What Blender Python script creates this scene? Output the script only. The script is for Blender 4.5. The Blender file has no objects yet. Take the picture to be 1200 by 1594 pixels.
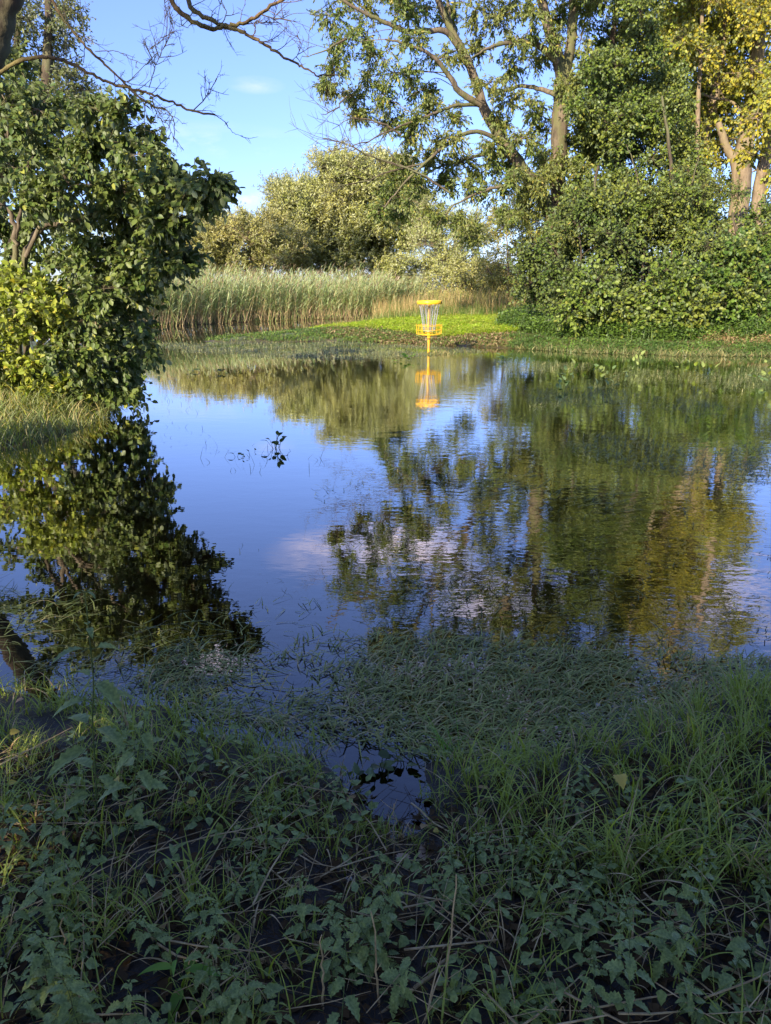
import bpy, math
import numpy as np
from math import radians, sin, cos, tan, pi
from mathutils import Vector

# ------------------------------------------------------------------ camera, sky, sun, exposure
S = bpy.context.scene
COL = S.collection
PITCH = radians(17.46); FPX = 1151.0; EYE = np.array([0.0, 0.0, 1.65])
cam = bpy.data.cameras.new('camera'); camo = bpy.data.objects.new('camera', cam); COL.objects.link(camo)
cam.sensor_fit = 'VERTICAL'; cam.sensor_height = 36; cam.lens = 26
camo.location = EYE; camo.rotation_euler = (pi/2 - PITCH, 0, 0)
cam.clip_start = 0.05; cam.clip_end = 3000
S.camera = camo
S.view_settings.view_transform = 'Standard'; S.view_settings.look = 'None'
S.view_settings.exposure = 1.2; S.view_settings.gamma = 1

def ray(px, py):
    "direction through a point of the photo (1200 x 1594), scaled to y = 1"
    u, v = px - 600.0, 797.0 - py
    d = np.array([u, FPX*cos(PITCH) + v*sin(PITCH), -FPX*sin(PITCH) + v*cos(PITCH)])
    return d
def P(px, py, Y):
    d = ray(px, py); return EYE + d*(Y/d[1])
def G(px, py, z=0.0):
    d = ray(px, py); return EYE + d*((z - EYE[2])/d[2])
def G2(px, py):
    g = G(px, py); return (g[0], g[1])
def sc(Y): return Y/FPX*1.03      # metres per photo pixel at depth Y

SUN_AZ = radians(208); SUN_EL = radians(25)      # azimuth clockwise from +Y
sdir = Vector((sin(SUN_AZ)*cos(SUN_EL), cos(SUN_AZ)*cos(SUN_EL), sin(SUN_EL)))
W = bpy.data.worlds.new('World'); S.world = W; W.use_nodes = True
nt = W.node_tree; N = nt.nodes; Lk = nt.links
bgn = N['Background']; sky = N.new('ShaderNodeTexSky'); sky.sky_type = 'NISHITA'; sky.sun_disc = False
sky.sun_elevation = SUN_EL; sky.sun_rotation = SUN_AZ; sky.air_density = 1.0; sky.dust_density = 0.25; sky.ozone_density = 2.0
bgn.inputs['Strength'].default_value = 0.125
tc = N.new('ShaderNodeTexCoord')
nz = N.new('ShaderNodeTexNoise'); nz.inputs['Scale'].default_value = 7; nz.inputs['Detail'].default_value = 6; nz.inputs['Roughness'].default_value = .62
mp = N.new('ShaderNodeMapping'); mp.inputs['Scale'].default_value = (1, 1, 3.2); Lk.new(tc.outputs['Generated'], mp.inputs[0]); Lk.new(mp.outputs[0], nz.inputs['Vector'])
acc = None
def mnode(op, a, b=None, clamp=False):
    n = N.new('ShaderNodeMath'); n.operation = op; n.use_clamp = clamp
    for i, v in enumerate((a, b)):
        if v is None: continue
        if isinstance(v, (int, float)): n.inputs[i].default_value = v
        else: Lk.new(v, n.inputs[i])
    return n.outputs[0]
def edir(px, el):
    az = math.atan((px-600)/FPX*1.02); e = radians(el)
    return Vector((sin(az)*cos(e), cos(az)*cos(e), sin(e)))
for dv, rx, rz, s in ((edir(425, 12.4), .035, .010, .28), (edir(372, 5.6), .15, .018, .75), (edir(330, 9.0), .16, .022, .3), (edir(600, 20.6), .17, .045, 1.5), (edir(760, 24), .16, .045, 1.3),
                      (edir(1180, 22), .2, .05, 1.3), (edir(310, 27.3), .06, .035, 1.2), (edir(900, 31), .3, .06, 1.0)):
    sb = N.new('ShaderNodeVectorMath'); sb.operation = 'SUBTRACT'; Lk.new(tc.outputs['Generated'], sb.inputs[0]); sb.inputs[1].default_value = dv
    ml = N.new('ShaderNodeVectorMath'); ml.operation = 'MULTIPLY'; Lk.new(sb.outputs[0], ml.inputs[0]); ml.inputs[1].default_value = (1/rx, 1/rx, 1/rz)
    ln = N.new('ShaderNodeVectorMath'); ln.operation = 'LENGTH'; Lk.new(ml.outputs[0], ln.inputs[0])
    m = mnode('MULTIPLY', mnode('SUBTRACT', 1.0, ln.outputs['Value'], True), s)
    acc = m if acc is None else mnode('MAXIMUM', acc, m)
cr = N.new('ShaderNodeMapRange'); cr.inputs[1].default_value = .40; cr.inputs[2].default_value = .68; Lk.new(nz.outputs['Fac'], cr.inputs[0])
cf = mnode('MULTIPLY', acc, cr.outputs[0], True)
tint = N.new('ShaderNodeMix'); tint.data_type = 'RGBA'; tint.blend_type = 'MULTIPLY'; tint.inputs[0].default_value = 1
Lk.new(sky.outputs[0], tint.inputs[6])
sxz = N.new('ShaderNodeSeparateXYZ'); Lk.new(tc.outputs['Generated'], sxz.inputs[0])
grd = N.new('ShaderNodeMapRange'); grd.inputs[1].default_value = 0.0; grd.inputs[2].default_value = .45; Lk.new(sxz.outputs['Z'], grd.inputs[0])
gmx = N.new('ShaderNodeMix'); gmx.data_type = 'RGBA'; Lk.new(grd.outputs[0], gmx.inputs[0]); gmx.inputs[6].default_value = (.44, .54, .94, 1); gmx.inputs[7].default_value = (.78, .76, 1.08, 1); Lk.new(gmx.outputs[2], tint.inputs[7])
cm = N.new('ShaderNodeMix'); cm.data_type = 'RGBA'; Lk.new(cf, cm.inputs[0]); Lk.new(tint.outputs[2], cm.inputs[6]); cm.inputs[7].default_value = (7.5, 6.2, 6.6, 1)
Lk.new(cm.outputs[2], bgn.inputs['Color'])

sl = bpy.data.lights.new('sun', 'SUN'); sl.energy = 5.0; sl.angle = radians(.5); sl.color = (1, .86, .66)
so = bpy.data.objects.new('sun', sl); COL.objects.link(so); so.rotation_euler = (-sdir).to_track_quat('-Z', 'Y').to_euler()

# ------------------------------------------------------------------ materials
def new_mat(name):
    m = bpy.data.materials.new(name); m.use_nodes = True
    t = m.node_tree; return m, t, t.nodes, t.links, t.nodes['Principled BSDF'], t.nodes['Material Output']
def rgba(c): return (c[0], c[1], c[2], 1)
def mix_rgb(n, l, fac, a, b, bt='MIX'):
    x = n.new('ShaderNodeMix'); x.data_type = 'RGBA'; x.blend_type = bt
    for i, v in ((0, fac), (6, a), (7, b)):
        if isinstance(v, (int, float)): x.inputs[i].default_value = v
        elif isinstance(v, tuple): x.inputs[i].default_value = rgba(v)
        else: l.new(v, x.inputs[i])
    return x.outputs[2]
def leaf_mat(name, c1, c2, back=None, accent=None, acc_amt=.06, trans=.35, rough=.5, patch=None, pscale=.6, spec=.4, fine=0):
    m, t, n, l, b, o = new_mat(name)
    g = n.new('ShaderNodeNewGeometry')
    col = mix_rgb(n, l, g.outputs['Random Per Island'], c1, c2)
    if patch:
        tcn = n.new('ShaderNodeTexCoord'); q = n.new('ShaderNodeTexNoise'); q.inputs['Scale'].default_value = pscale; q.inputs['Detail'].default_value = 3
        l.new(tcn.outputs['Object'], q.inputs['Vector'])
        r = n.new('ShaderNodeMapRange'); r.inputs[1].default_value = .42; r.inputs[2].default_value = .62; l.new(q.outputs['Fac'], r.inputs[0])
        col = mix_rgb(n, l, r.outputs[0], col, patch)
    if accent:
        w = n.new('ShaderNodeTexWhiteNoise'); w.noise_dimensions = '1D'; l.new(g.outputs['Random Per Island'], w.inputs['W'])
        c = n.new('ShaderNodeMath'); c.operation = 'LESS_THAN'; c.inputs[1].default_value = acc_amt; l.new(w.outputs['Value'], c.inputs[0])
        col = mix_rgb(n, l, c.outputs[0], col, accent)
    if back: col = mix_rgb(n, l, g.outputs['Backfacing'], col, back)
    if fine:
        tf = n.new('ShaderNodeTexCoord'); qf = n.new('ShaderNodeTexNoise'); qf.inputs['Scale'].default_value = fine; qf.inputs['Detail'].default_value = 3; l.new(tf.outputs['Object'], qf.inputs['Vector'])
        rf = n.new('ShaderNodeMapRange'); rf.inputs[1].default_value = .35; rf.inputs[2].default_value = .65; l.new(qf.outputs['Fac'], rf.inputs[0])
        col = mix_rgb(n, l, rf.outputs[0], mix_rgb(n, l, 1.0, col, (.55, .6, .55), 'MULTIPLY'), col)
        bf = n.new('ShaderNodeBump'); bf.inputs['Strength'].default_value = .6; bf.inputs['Distance'].default_value = .003; l.new(qf.outputs['Fac'], bf.inputs['Height']); l.new(bf.outputs[0], b.inputs['Normal'])
    l.new(col, b.inputs['Base Color']); b.inputs['Roughness'].default_value = rough; b.inputs['Specular IOR Level'].default_value = spec
    tr = n.new('ShaderNodeBsdfTranslucent'); tcol = mix_rgb(n, l, 1.0, col, (1.5, 1.45, .6), 'MULTIPLY'); l.new(tcol, tr.inputs['Color'])
    ms = n.new('ShaderNodeMixShader'); ms.inputs[0].default_value = trans; l.new(b.outputs[0], ms.inputs[1]); l.new(tr.outputs[0], ms.inputs[2]); l.new(ms.outputs[0], o.inputs['Surface'])
    return m
def rough_mat(name, c1, c2, scale=6, rough=.85, bump=.4, stretch=(1, 1, 1), detail=6, c3=None, bdist=.02, spec=.3):
    m, t, n, l, b, o = new_mat(name)
    tcn = n.new('ShaderNodeTexCoord'); mpn = n.new('ShaderNodeMapping'); mpn.inputs['Scale'].default_value = stretch; l.new(tcn.outputs['Object'], mpn.inputs[0])
    q = n.new('ShaderNodeTexNoise'); q.inputs['Scale'].default_value = scale; q.inputs['Detail'].default_value = detail; q.inputs['Roughness'].default_value = .65; l.new(mpn.outputs[0], q.inputs['Vector'])
    r = n.new('ShaderNodeMapRange'); r.inputs[1].default_value = .35; r.inputs[2].default_value = .65; l.new(q.outputs['Fac'], r.inputs[0])
    col = mix_rgb(n, l, r.outputs[0], c1, c2)
    if c3:
        q2 = n.new('ShaderNodeTexNoise'); q2.inputs['Scale'].default_value = scale*.23; q2.inputs['Detail'].default_value = 4; l.new(mpn.outputs[0], q2.inputs['Vector'])
        r2 = n.new('ShaderNodeMapRange'); r2.inputs[1].default_value = .48; r2.inputs[2].default_value = .6; l.new(q2.outputs['Fac'], r2.inputs[0])
        col = mix_rgb(n, l, r2.outputs[0], col, c3)
    l.new(col, b.inputs['Base Color']); b.inputs['Roughness'].default_value = rough; b.inputs['Specular IOR Level'].default_value = spec
    bp = n.new('ShaderNodeBump'); bp.inputs['Strength'].default_value = bump; bp.inputs['Distance'].default_value = bdist; l.new(q.outputs['Fac'], bp.inputs['Height']); l.new(bp.outputs[0], b.inputs['Normal'])
    return m

M = {}
M['hazel'] = leaf_mat('hazel leaf', (.055, .10, .018), (.15, .19, .045), back=(.18, .22, .11), accent=(.28, .30, .05), acc_amt=.03, trans=.2, rough=.5, spec=.35)
M['bush'] = leaf_mat('bright bush leaf', (.19, .27, .025), (.36, .39, .055), back=(.24, .28, .11), accent=(.48, .42, .07), acc_amt=.1, trans=.3)
M['smallleaf'] = leaf_mat('small willow leaf', (.07, .1, .025), (.14, .16, .05), back=(.2, .22, .15), trans=.25)
M['ash'] = leaf_mat('ash leaflet', (.08, .15, .02), (.20, .26, .05), back=(.19, .23, .09), accent=(.36, .31, .06), acc_amt=.08, trans=.3, patch=(.2, .22, .045), pscale=.5)
M['alder'] = leaf_mat('alder leaf', (.065, .125, .016), (.19, .25, .04), back=(.15, .20, .085), accent=(.24, .26, .05), acc_amt=.04, trans=.22, rough=.48, spec=.35, patch=(.17, .20, .03), pscale=.7)
M['alder_dark'] = leaf_mat('shaded alder leaf', (.04, .085, .014), (.13, .185, .036), back=(.11, .15, .07), trans=.18, rough=.5, spec=.3, patch=(.12, .15, .03), pscale=.9)  # darker copy of the alder leaf, thicket shade put into its colour
M['poplar'] = leaf_mat('yellowing poplar leaf', (.20, .27, .025), (.38, .39, .05), back=(.22, .25, .09), accent=(.42, .33, .03), acc_amt=.12, trans=.35, patch=(.40, .36, .04))
M['willow'] = leaf_mat('willow leaf', (.20, .24, .05), (.38, .40, .11), back=(.42, .44, .24), trans=.2, rough=.5, patch=(.32, .31, .08), pscale=.35)
M['sallow'] = leaf_mat('sallow leaf', (.19, .22, .05), (.34, .34, .09), back=(.42, .42, .22), trans=.2, patch=(.34, .31, .08), pscale=.5)
M['palewillow'] = leaf_mat('pale willow leaf', (.19, .23, .06), (.34, .36, .12), back=(.40, .42, .24), trans=.25)
M['yellowshrub'] = leaf_mat('yellow shrub leaf', (.26, .27, .05), (.42, .37, .10), back=(.38, .37, .16), trans=.3)
M['reed'] = leaf_mat('reed leaf', (.19, .28, .09), (.36, .46, .18), back=(.36, .44, .22), accent=(.5, .44, .22), acc_amt=.12, trans=.2, rough=.5)
M['reed_dead'] = leaf_mat('dead reed', (.38, .27, .13), (.56, .43, .24), accent=(.25, .32, .1), acc_amt=.3, trans=.1)
M['plume'] = leaf_mat('reed plume', (.22, .16, .11), (.36, .29, .19), trans=.15)
M['drygrass'] = leaf_mat('dry grass', (.38, .25, .11), (.56, .42, .2), accent=(.24, .28, .08), acc_amt=.22, trans=.2)
M['lawn'] = leaf_mat('lush grass', (.20, .34, .018), (.40, .52, .035), accent=(.48, .42, .10), acc_amt=.09, trans=.35, patch=(.28, .36, .04), pscale=1.5)
M['midgrass'] = leaf_mat('tall green grass', (.09, .16, .025), (.17, .23, .05), accent=(.35, .3, .12), acc_amt=.1, trans=.3)
M['herb'] = leaf_mat('bank herb leaf', (.07, .14, .02), (.16, .25, .035), back=(.13, .2, .07), trans=.25, patch=(.06, .12, .02), pscale=1.2)
M['mudherb'] = leaf_mat('withered herb leaf', (.16, .11, .05), (.32, .24, .12), accent=(.14, .2, .04), acc_amt=.35, trans=.15)
M['fringe'] = leaf_mat('bleached grass', (.34, .29, .10), (.55, .47, .22), accent=(.2, .26, .07), acc_amt=.35, trans=.2)
M['rusty'] = leaf_mat('rusty grass', (.24, .14, .07), (.38, .27, .13), accent=(.18, .22, .06), acc_amt=.4, trans=.15)
M['weed'] = leaf_mat('floating weed', (.05, .08, .018), (.15, .17, .05), accent=(.26, .22, .08), acc_amt=.1, trans=.1, rough=.4, spec=.4)
M['weed_far'] = leaf_mat('floating weed far', (.10, .12, .04), (.2, .22, .09), accent=(.3, .28, .12), acc_amt=.1, trans=.1, rough=.4, spec=.5)
M['neargrass'] = leaf_mat('near grass', (.14, .22, .02), (.42, .49, .06), back=(.30, .36, .07), accent=(.55, .46, .17), acc_amt=.09, trans=.25, rough=.5, spec=.25)
M['flatgrass'] = leaf_mat('flattened grass', (.11, .15, .028), (.38, .38, .10), accent=(.42, .33, .14), acc_amt=.15, trans=.12, rough=.42, spec=.35)
M['nettle'] = leaf_mat('nettle leaf', (.08, .155, .014), (.27, .36, .05), back=(.27, .33, .09), trans=.15, rough=.4, spec=.4, accent=(.45, .42, .05), acc_amt=.05, patch=(.2, .22, .03), pscale=9, fine=110)
M['freshleaf'] = leaf_mat('fresh leaf', (.12, .25, .025), (.19, .34, .04), trans=.3)
M['marshleaf'] = leaf_mat('marsh leaf', (.045, .07, .02), (.1, .14, .03), trans=.2, rough=.35)
M['stalk'] = rough_mat('dead stalk', (.30, .20, .09), (.64, .48, .25), 30, .8, .3, (1, 1, .3))
M['stemgreen'] = rough_mat('green stem', (.05, .09, .025), (.1, .13, .04), 20, .6, .1)
M['litter'] = leaf_mat('litter', (.04, .024, .010), (.13, .08, .035), accent=(.42, .28, .12), acc_amt=.05, trans=.05, rough=.8, spec=.15)
M['yellowleaf'] = leaf_mat('fallen yellow leaf', (.5, .36, .05), (.6, .45, .08), trans=.2)
M['brownleaf'] = leaf_mat('fallen brown leaf', (.32, .2, .11), (.42, .3, .19), trans=.1)
M['bark'] = rough_mat('ash bark', (.07, .055, .035), (.19, .15, .10), 9, .9, .9, (1, 1, .3), c3=(.12, .12, .05), bdist=.03)
M['bark_dark'] = rough_mat('dark bark', (.04, .03, .02), (.11, .085, .055), 9, .9, .9, (1, 1, .3), c3=(.12, .12, .06), bdist=.03)
M['bark_tan'] = rough_mat('poplar bark', (.13, .095, .06), (.30, .23, .15), 7, .9, .9, (1, 1, .35), c3=(.24, .19, .11), bdist=.03)
M['bark_lichen'] = rough_mat('lichen covered bark', (.06, .04, .022), (.19, .13, .06), 14, .9, 1.0, (1, 1, .5), c3=(.17, .14, .05), bdist=.03)
M['mud'] = rough_mat('wet mud', (.020, .015, .012), (.055, .042, .032), 9, .35, .9, c3=(.035, .03, .022), bdist=.03, spec=.5)
M['yellow'] = rough_mat('yellow powder coat', (.80, .43, .012), (.86, .5, .02), 14, .4, .05, spec=.5)
M['yellow_worn'] = rough_mat('yellow worn powder coat', (.62, .33, .015), (.82, .46, .02), 25, .5, .1, c3=(.42, .25, .05))
M['ink'] = rough_mat('faded ink', (.20, .09, .02), (.26, .12, .03), 40, .6, .05)
M['darkplate'] = rough_mat('dark plate', (.05, .045, .02), (.1, .09, .03), 40, .6, .05)
m, t, n, l, b, o = new_mat('galvanised chain'); b.inputs['Base Color'].default_value = (.46, .46, .49, 1); b.inputs['Metallic'].default_value = .5; b.inputs['Roughness'].default_value = .38; M['chain'] = m
M['wood'] = rough_mat('rotten wood', (.16, .11, .07), (.42, .33, .24), 22, .85, .8, (1, .25, 1))
M['stone'] = rough_mat('pale stone', (.3, .28, .25), (.45, .43, .4), 40, .8, .4)

# ------------------------------------------------------------------ mesh helpers
def tag(o, label=None, cat=None, group=None, kind=None):
    if label: o['label'] = label
    if cat: o['category'] = cat
    if group: o['group'] = group
    if kind: o['kind'] = kind
    return o
def empty(name, loc, rz=0, **k):
    o = bpy.data.objects.new(name, None); COL.objects.link(o); o.location = loc; o.rotation_euler = (0, 0, rz); o.empty_display_size = .2
    return tag(o, **k)
class MB:
    "collects vertices and faces (constant corner count per chunk) and links them as one mesh object"
    def __init__(s): s.v = []; s.f = []; s.n = 0; s.mi = []
    def add(s, V, F, mi=0):
        V = np.asarray(V, dtype=np.float64).reshape(-1, 3); F = np.asarray(F, dtype=np.int64)
        s.v.append(V); s.f.append(F + s.n); s.mi.append(mi); s.n += len(V)
    def build(s, name, mats, parent=None, origin=(0, 0, 0), smooth=False):
        me = bpy.data.meshes.new(name)
        V = np.concatenate(s.v) - np.asarray(origin)
        tot = np.concatenate([np.full(len(f), f.shape[1]) for f in s.f]); loops = np.concatenate([f.ravel() for f in s.f])
        mi = np.concatenate([np.full(len(f), m) for f, m in zip(s.f, s.mi)])
        me.vertices.add(len(V)); me.vertices.foreach_set('co', V.ravel())
        me.loops.add(len(loops)); me.loops.foreach_set('vertex_index', loops)
        me.polygons.add(len(tot)); me.polygons.foreach_set('loop_start', np.concatenate([[0], np.cumsum(tot)[:-1]])); me.polygons.foreach_set('loop_total', tot)
        me.polygons.foreach_set('material_index', mi)
        if smooth: me.polygons.foreach_set('use_smooth', np.ones(len(tot), dtype=bool))
        for m in (mats if isinstance(mats, (list, tuple)) else [mats]): me.materials.append(m)
        me.update(calc_edges=True)
        o = bpy.data.objects.new(name, me); COL.objects.link(o)
        if parent is not None: o.parent = parent
        else: o.location = origin
        return o
def unit(v): return v/np.maximum(np.linalg.norm(v, axis=-1, keepdims=True), 1e-9)
def rdir(r, n): return unit(r.normal(size=(n, 3)))

def leaves(mb, Pp, D, Nn, L, Wd, mi=0, curl=.12, fold=.12, ovate=False):
    "one small folded leaf per row: 2 quads (ovate) or 2 triangles (lance)"
    n = len(Pp); D = unit(D); Sd = unit(np.cross(D, Nn)); Nn = np.cross(Sd, D)
    L = np.broadcast_to(L, (n,))[:, None]; Wd = np.broadcast_to(Wd, (n,))[:, None]
    b = Pp; tip = Pp + D*L - Nn*L*curl
    if ovate:
        a1 = Pp + D*L*.28 + Sd*Wd*.46 + Nn*Wd*fold; a2 = Pp + D*L*.68 + Sd*Wd*.4 + Nn*(Wd*fold - L*curl*.4)
        c1 = Pp + D*L*.28 - Sd*Wd*.46 + Nn*Wd*fold; c2 = Pp + D*L*.68 - Sd*Wd*.4 + Nn*(Wd*fold - L*curl*.4)
        V = np.stack([b, a1, a2, tip, c2, c1], 1); i = np.arange(n)[:, None]*6
        F = np.concatenate([i + np.array([[0, 1, 2, 3]]), i + np.array([[0, 3, 4, 5]])])
    else:
        a = Pp + D*L*.45 + Sd*Wd*.5 + Nn*Wd*fold; c = Pp + D*L*.45 - Sd*Wd*.5 + Nn*Wd*fold
        V = np.stack([b, a, tip, c], 1); i = np.arange(n)[:, None]*4
        F = np.concatenate([i + np.array([[0, 1, 2]]), i + np.array([[0, 2, 3]])])
    mb.add(V, F, mi)
def sticks(mb, P0, P1, r0, r1, mi=0):
    "three-sided twigs"
    n = len(P0); D = unit(P1 - P0); a = unit(np.cross(D, np.where(np.abs(D[:, 2:3]) > .9, [[1., 0, 0]], [[0, 0, 1.]]))); b = np.cross(D, a)
    r0 = np.broadcast_to(r0, (n,))[:, None]; r1 = np.broadcast_to(r1, (n,))[:, None]
    V = [P0 + (a*cos(q) + b*sin(q))*r0 for q in (0, 2.094, 4.189)] + [P1 + (a*cos(q) + b*sin(q))*r1 for q in (0, 2.094, 4.189)]
    V = np.stack(V, 1); i = np.arange(n)[:, None]*6
    F = np.concatenate([i + np.array([[k, (k+1) % 3, 3+(k+1) % 3, 3+k]]) for k in range(3)]); mb.add(V, F, mi)
def tube(mb, pts, rad, sides=7, mi=0, rough=0, seed=0, cap=True):
    pts = np.asarray(pts, float); rad = np.broadcast_to(np.asarray(rad, float), (len(pts),)); k = len(pts)
    T = np.gradient(pts, axis=0); T = unit(T)
    ref = np.array([0, 1., 0]) if abs(T[0][1]) < .8 else np.array([1., 0, 0]); A = []
    a = unit(np.cross(T[0], ref))
    for i in range(k): a = unit(a - T[i]*np.dot(a, T[i])); A.append(a)
    A = np.array(A); B = np.cross(T, A); q = np.arange(sides)*2*pi/sides
    rr = rad[:, None]*np.ones(sides)
    if rough: rr = rr*(1 + rough*np.random.default_rng(seed).normal(size=rr.shape))
    V = pts[:, None] + (A[:, None]*np.cos(q)[None, :, None] + B[:, None]*np.sin(q)[None, :, None])*rr[:, :, None]
    i, j = np.meshgrid(np.arange(k-1), np.arange(sides), indexing='ij'); i = i.ravel(); j = j.ravel(); j2 = (j+1) % sides
    F = np.stack([i*sides + j, i*sides + j2, (i+1)*sides + j2, (i+1)*sides + j], 1)
    mb.add(V, F, mi)
    if cap:
        mb.add(V[-1], [list(range(sides))], mi); mb.add(V[0], [list(range(sides))[::-1]], mi)
def smooth_path(pts, k=5):
    "Catmull-Rom through the points"
    p = np.asarray(pts, float); p = np.vstack([2*p[0]-p[1], p, 2*p[-1]-p[-2]]); out = []
    for i in range(1, len(p)-2):
        for t_ in np.linspace(0, 1, k, endpoint=False):
            a, b_, c, d = p[i-1], p[i], p[i+1], p[i+2]
            out.append(.5*((2*b_) + (-a+c)*t_ + (2*a-5*b_+4*c-d)*t_**2 + (-a+3*b_-3*c+d)*t_**3))
    out.append(p[-2]); return np.array(out)
def stem(mb, pts, r0, r1, sides=8, k=5, rough=.05, seed=1, wob=0.0, power=1.0):
    q = smooth_path(pts, k); s = np.linspace(0, 1, len(q))
    if wob: q = q + np.random.default_rng(seed).normal(size=q.shape)*wob*np.minimum(s*4, 1)[:, None]
    r = r0 + (r1 - r0)*s**power; tube(mb, q, r, sides, 0, rough, seed); return q, r
def crownfill(wood, leafmb, r, blobs, stems, nb=9, ntw=9, nl=9, tw=.45, LL=.08, LW=.045, droop=.3, up=.1, wind=(0, 0, 0), ovate=False, mi=0, wmi=0, limb_r=.02, dens=1.0, nup=.6, tr=.0035, spread=.9):
    "blobs: (centre, radii); limbs run from the nearest stem point; branches, twigs and leaves follow"
    SP = np.vstack([s for s, _ in stems]); SR = np.concatenate([q for _, q in stems]); wind = np.asarray(wind, float)
    B0 = []; B1 = []; BR = []
    for c, R in blobs:
        c = np.asarray(c, float); R = np.broadcast_to(np.asarray(R, float), (3,)); d = np.linalg.norm(SP - c, axis=1) + np.maximum(SP[:, 2] - c[2] + .2, 0)*1.5
        j = int(np.argmin(d)); s0 = SP[j]; ln = np.linalg.norm(c - s0)
        if ln > .15:
            mid = (s0 + c)/2 + r.normal(size=3)*ln*.07 + np.array([0, 0, ln*.06]); lr = min(SR[j]*.6, limb_r*(.5 + .25*ln))
            q = smooth_path([s0, mid, c], 4); tube(wood, q, np.linspace(lr, lr*.4, len(q)), 5, wmi, cap=False)
        n = max(3, int(round(nb*dens*(.8 + .4*r.random())))); d0 = rdir(r, n); d0[:, 2] = d0[:, 2]*.8 + .1
        e = c + (d0 + wind*.5)*R*(.65 + .5*r.random((n, 1)))
        B0.append(np.repeat(c[None], n, 0)); B1.append(e); BR.append(np.full(n, R.mean()))
    B0 = np.vstack(B0); B1 = np.vstack(B1); nB = len(B0); mid = (B0 + B1)/2 + r.normal(size=(nB, 3))*.06*np.linalg.norm(B1 - B0, axis=1)[:, None]
    sticks(wood, B0, mid, tr*2.6, tr*2, wmi); sticks(wood, mid, B1, tr*2, tr, wmi)
    t_ = r.random((nB, ntw))*.85 + .2; bd = unit(B1 - B0)
    base = np.where(t_[..., None] < .5, B0[:, None] + (mid - B0)[:, None]*t_[..., None]*2, mid[:, None] + (B1 - mid)[:, None]*(t_[..., None]*2 - 1)).reshape(-1, 3)
    nT = len(base); td = unit(np.repeat(bd, ntw, 0)*.7 + rdir(r, nT)*spread + np.array([0, 0, up]) + wind)
    tl = tw*(.5 + .8*r.random(nT)); tip = base + td*tl[:, None]; tip[:, 2] -= droop*tl*.35
    sticks(wood, base, tip, tr, tr*.5, wmi)
    s_ = (np.arange(nl) + r.random((nT, nl)))/nl*.85 + .2
    pp = (base[:, None] + (tip - base)[:, None]*s_[..., None]).reshape(-1, 3); nL = len(pp)
    ld = unit(np.repeat(td, nl, 0)*.7 + rdir(r, nL)*.9 + np.array([0, 0, -droop]) + wind)
    nn = unit(np.array([0, 0, nup]) + rdir(r, nL) + np.array(sdir)*.25)
    L_ = LL*(.65 + .6*r.random(nL)); leaves(leafmb, pp, ld, nn, L_, L_*LW/LL, mi, ovate=ovate)
    return nL
def tree(name, label, cat, base, stems, blobs, leafm, bark, seed, group=None, extra=None, **kw):
    r = np.random.default_rng(seed); root = empty(name, base, label=label, cat=cat, group=group)
    tb, wb, lb = MB(), MB(), MB(); st = []
    for i, s in enumerate(stems):
        pts, r0, r1 = s[:3]; st.append(stem(tb, pts, r0, r1, 10 if r0 > .06 else 6, 5, .06, seed+i, wob=min(r0, .05)*.25))
    cnt = crownfill(wb, lb, r, blobs, st, **kw)
    tb.build('trunk', bark, root, base, True); wb.build('branches', bark, root, base); lb.build('crown', leafm, root, base)
    print(name, 'leaves', cnt); return root
def blob(px, py, rx, ry, Y, rd=None):
    k = sc(Y); return (P(px, py, Y), (rx*k, (rd if rd else (rx+ry)/2*k), ry*k))

def blades(mb, r, Pp, L, Wd, az, lean, bend, ns=4, mi=0, tw=.6):
    n = len(Pp); L = np.broadcast_to(L, (n,)); Wd = np.broadcast_to(Wd, (n,)); lean = np.broadcast_to(lean, (n,)); bend = np.broadcast_to(bend, (n,)); az = np.broadcast_to(az, (n,))
    p = np.array(Pp, float); sa = az + pi/2 + r.normal(size=n)*tw; sd = np.stack([np.cos(sa), np.sin(sa), np.zeros(n)], 1)
    V = []
    for k in range(ns+1):
        s = k/ns; w = Wd*(1 - s**1.8)*.5*(.6 + .4*min(1, s*4)) + .0002
        V += [p - sd*w[:, None], p + sd*w[:, None]]
        th = lean + bend*(s + .5/ns)**1.3
        p = p + np.stack([np.sin(th)*np.cos(az), np.sin(th)*np.sin(az), np.cos(th)], 1)*(L/ns)[:, None]
    V = np.stack(V, 1); i = np.arange(n)[:, None]*(2*(ns+1))
    F = np.concatenate([i + np.array([[2*k, 2*k+1, 2*k+3, 2*k+2]]) for k in range(ns)]); mb.add(V, F, mi)
def inpoly(x, y, poly):
    c = np.zeros(x.shape, bool); n = len(poly)
    for i in range(n):
        (x0, y0), (x1, y1) = poly[i], poly[(i+1) % n]
        if y0 == y1: continue
        k = ((y0 > y) != (y1 > y)) & (x < (x1-x0)*(y-y0)/(y1-y0) + x0); c ^= k
    return c
def sdf(x, y, poly):
    d = np.full(x.shape, 1e9); n = len(poly)
    for i in range(n):
        (x0, y0), (x1, y1) = poly[i], poly[(i+1) % n]; ex, ey = x1-x0, y1-y0; L2 = ex*ex+ey*ey
        t_ = np.clip(((x-x0)*ex + (y-y0)*ey)/L2, 0, 1); d = np.minimum(d, np.hypot(x-x0-t_*ex, y-y0-t_*ey))
    return np.where(inpoly(x, y, poly), d, -d)
def lump(x, y, s, seed=0):
    return (np.sin(x*s*1.3 + seed) * np.cos(y*s*1.7 + seed*2) + .5*np.sin(x*s*3.1 - y*s*2.3 + seed) + .3*np.sin(x*s*7.3 + y*s*5.9))/1.8

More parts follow.
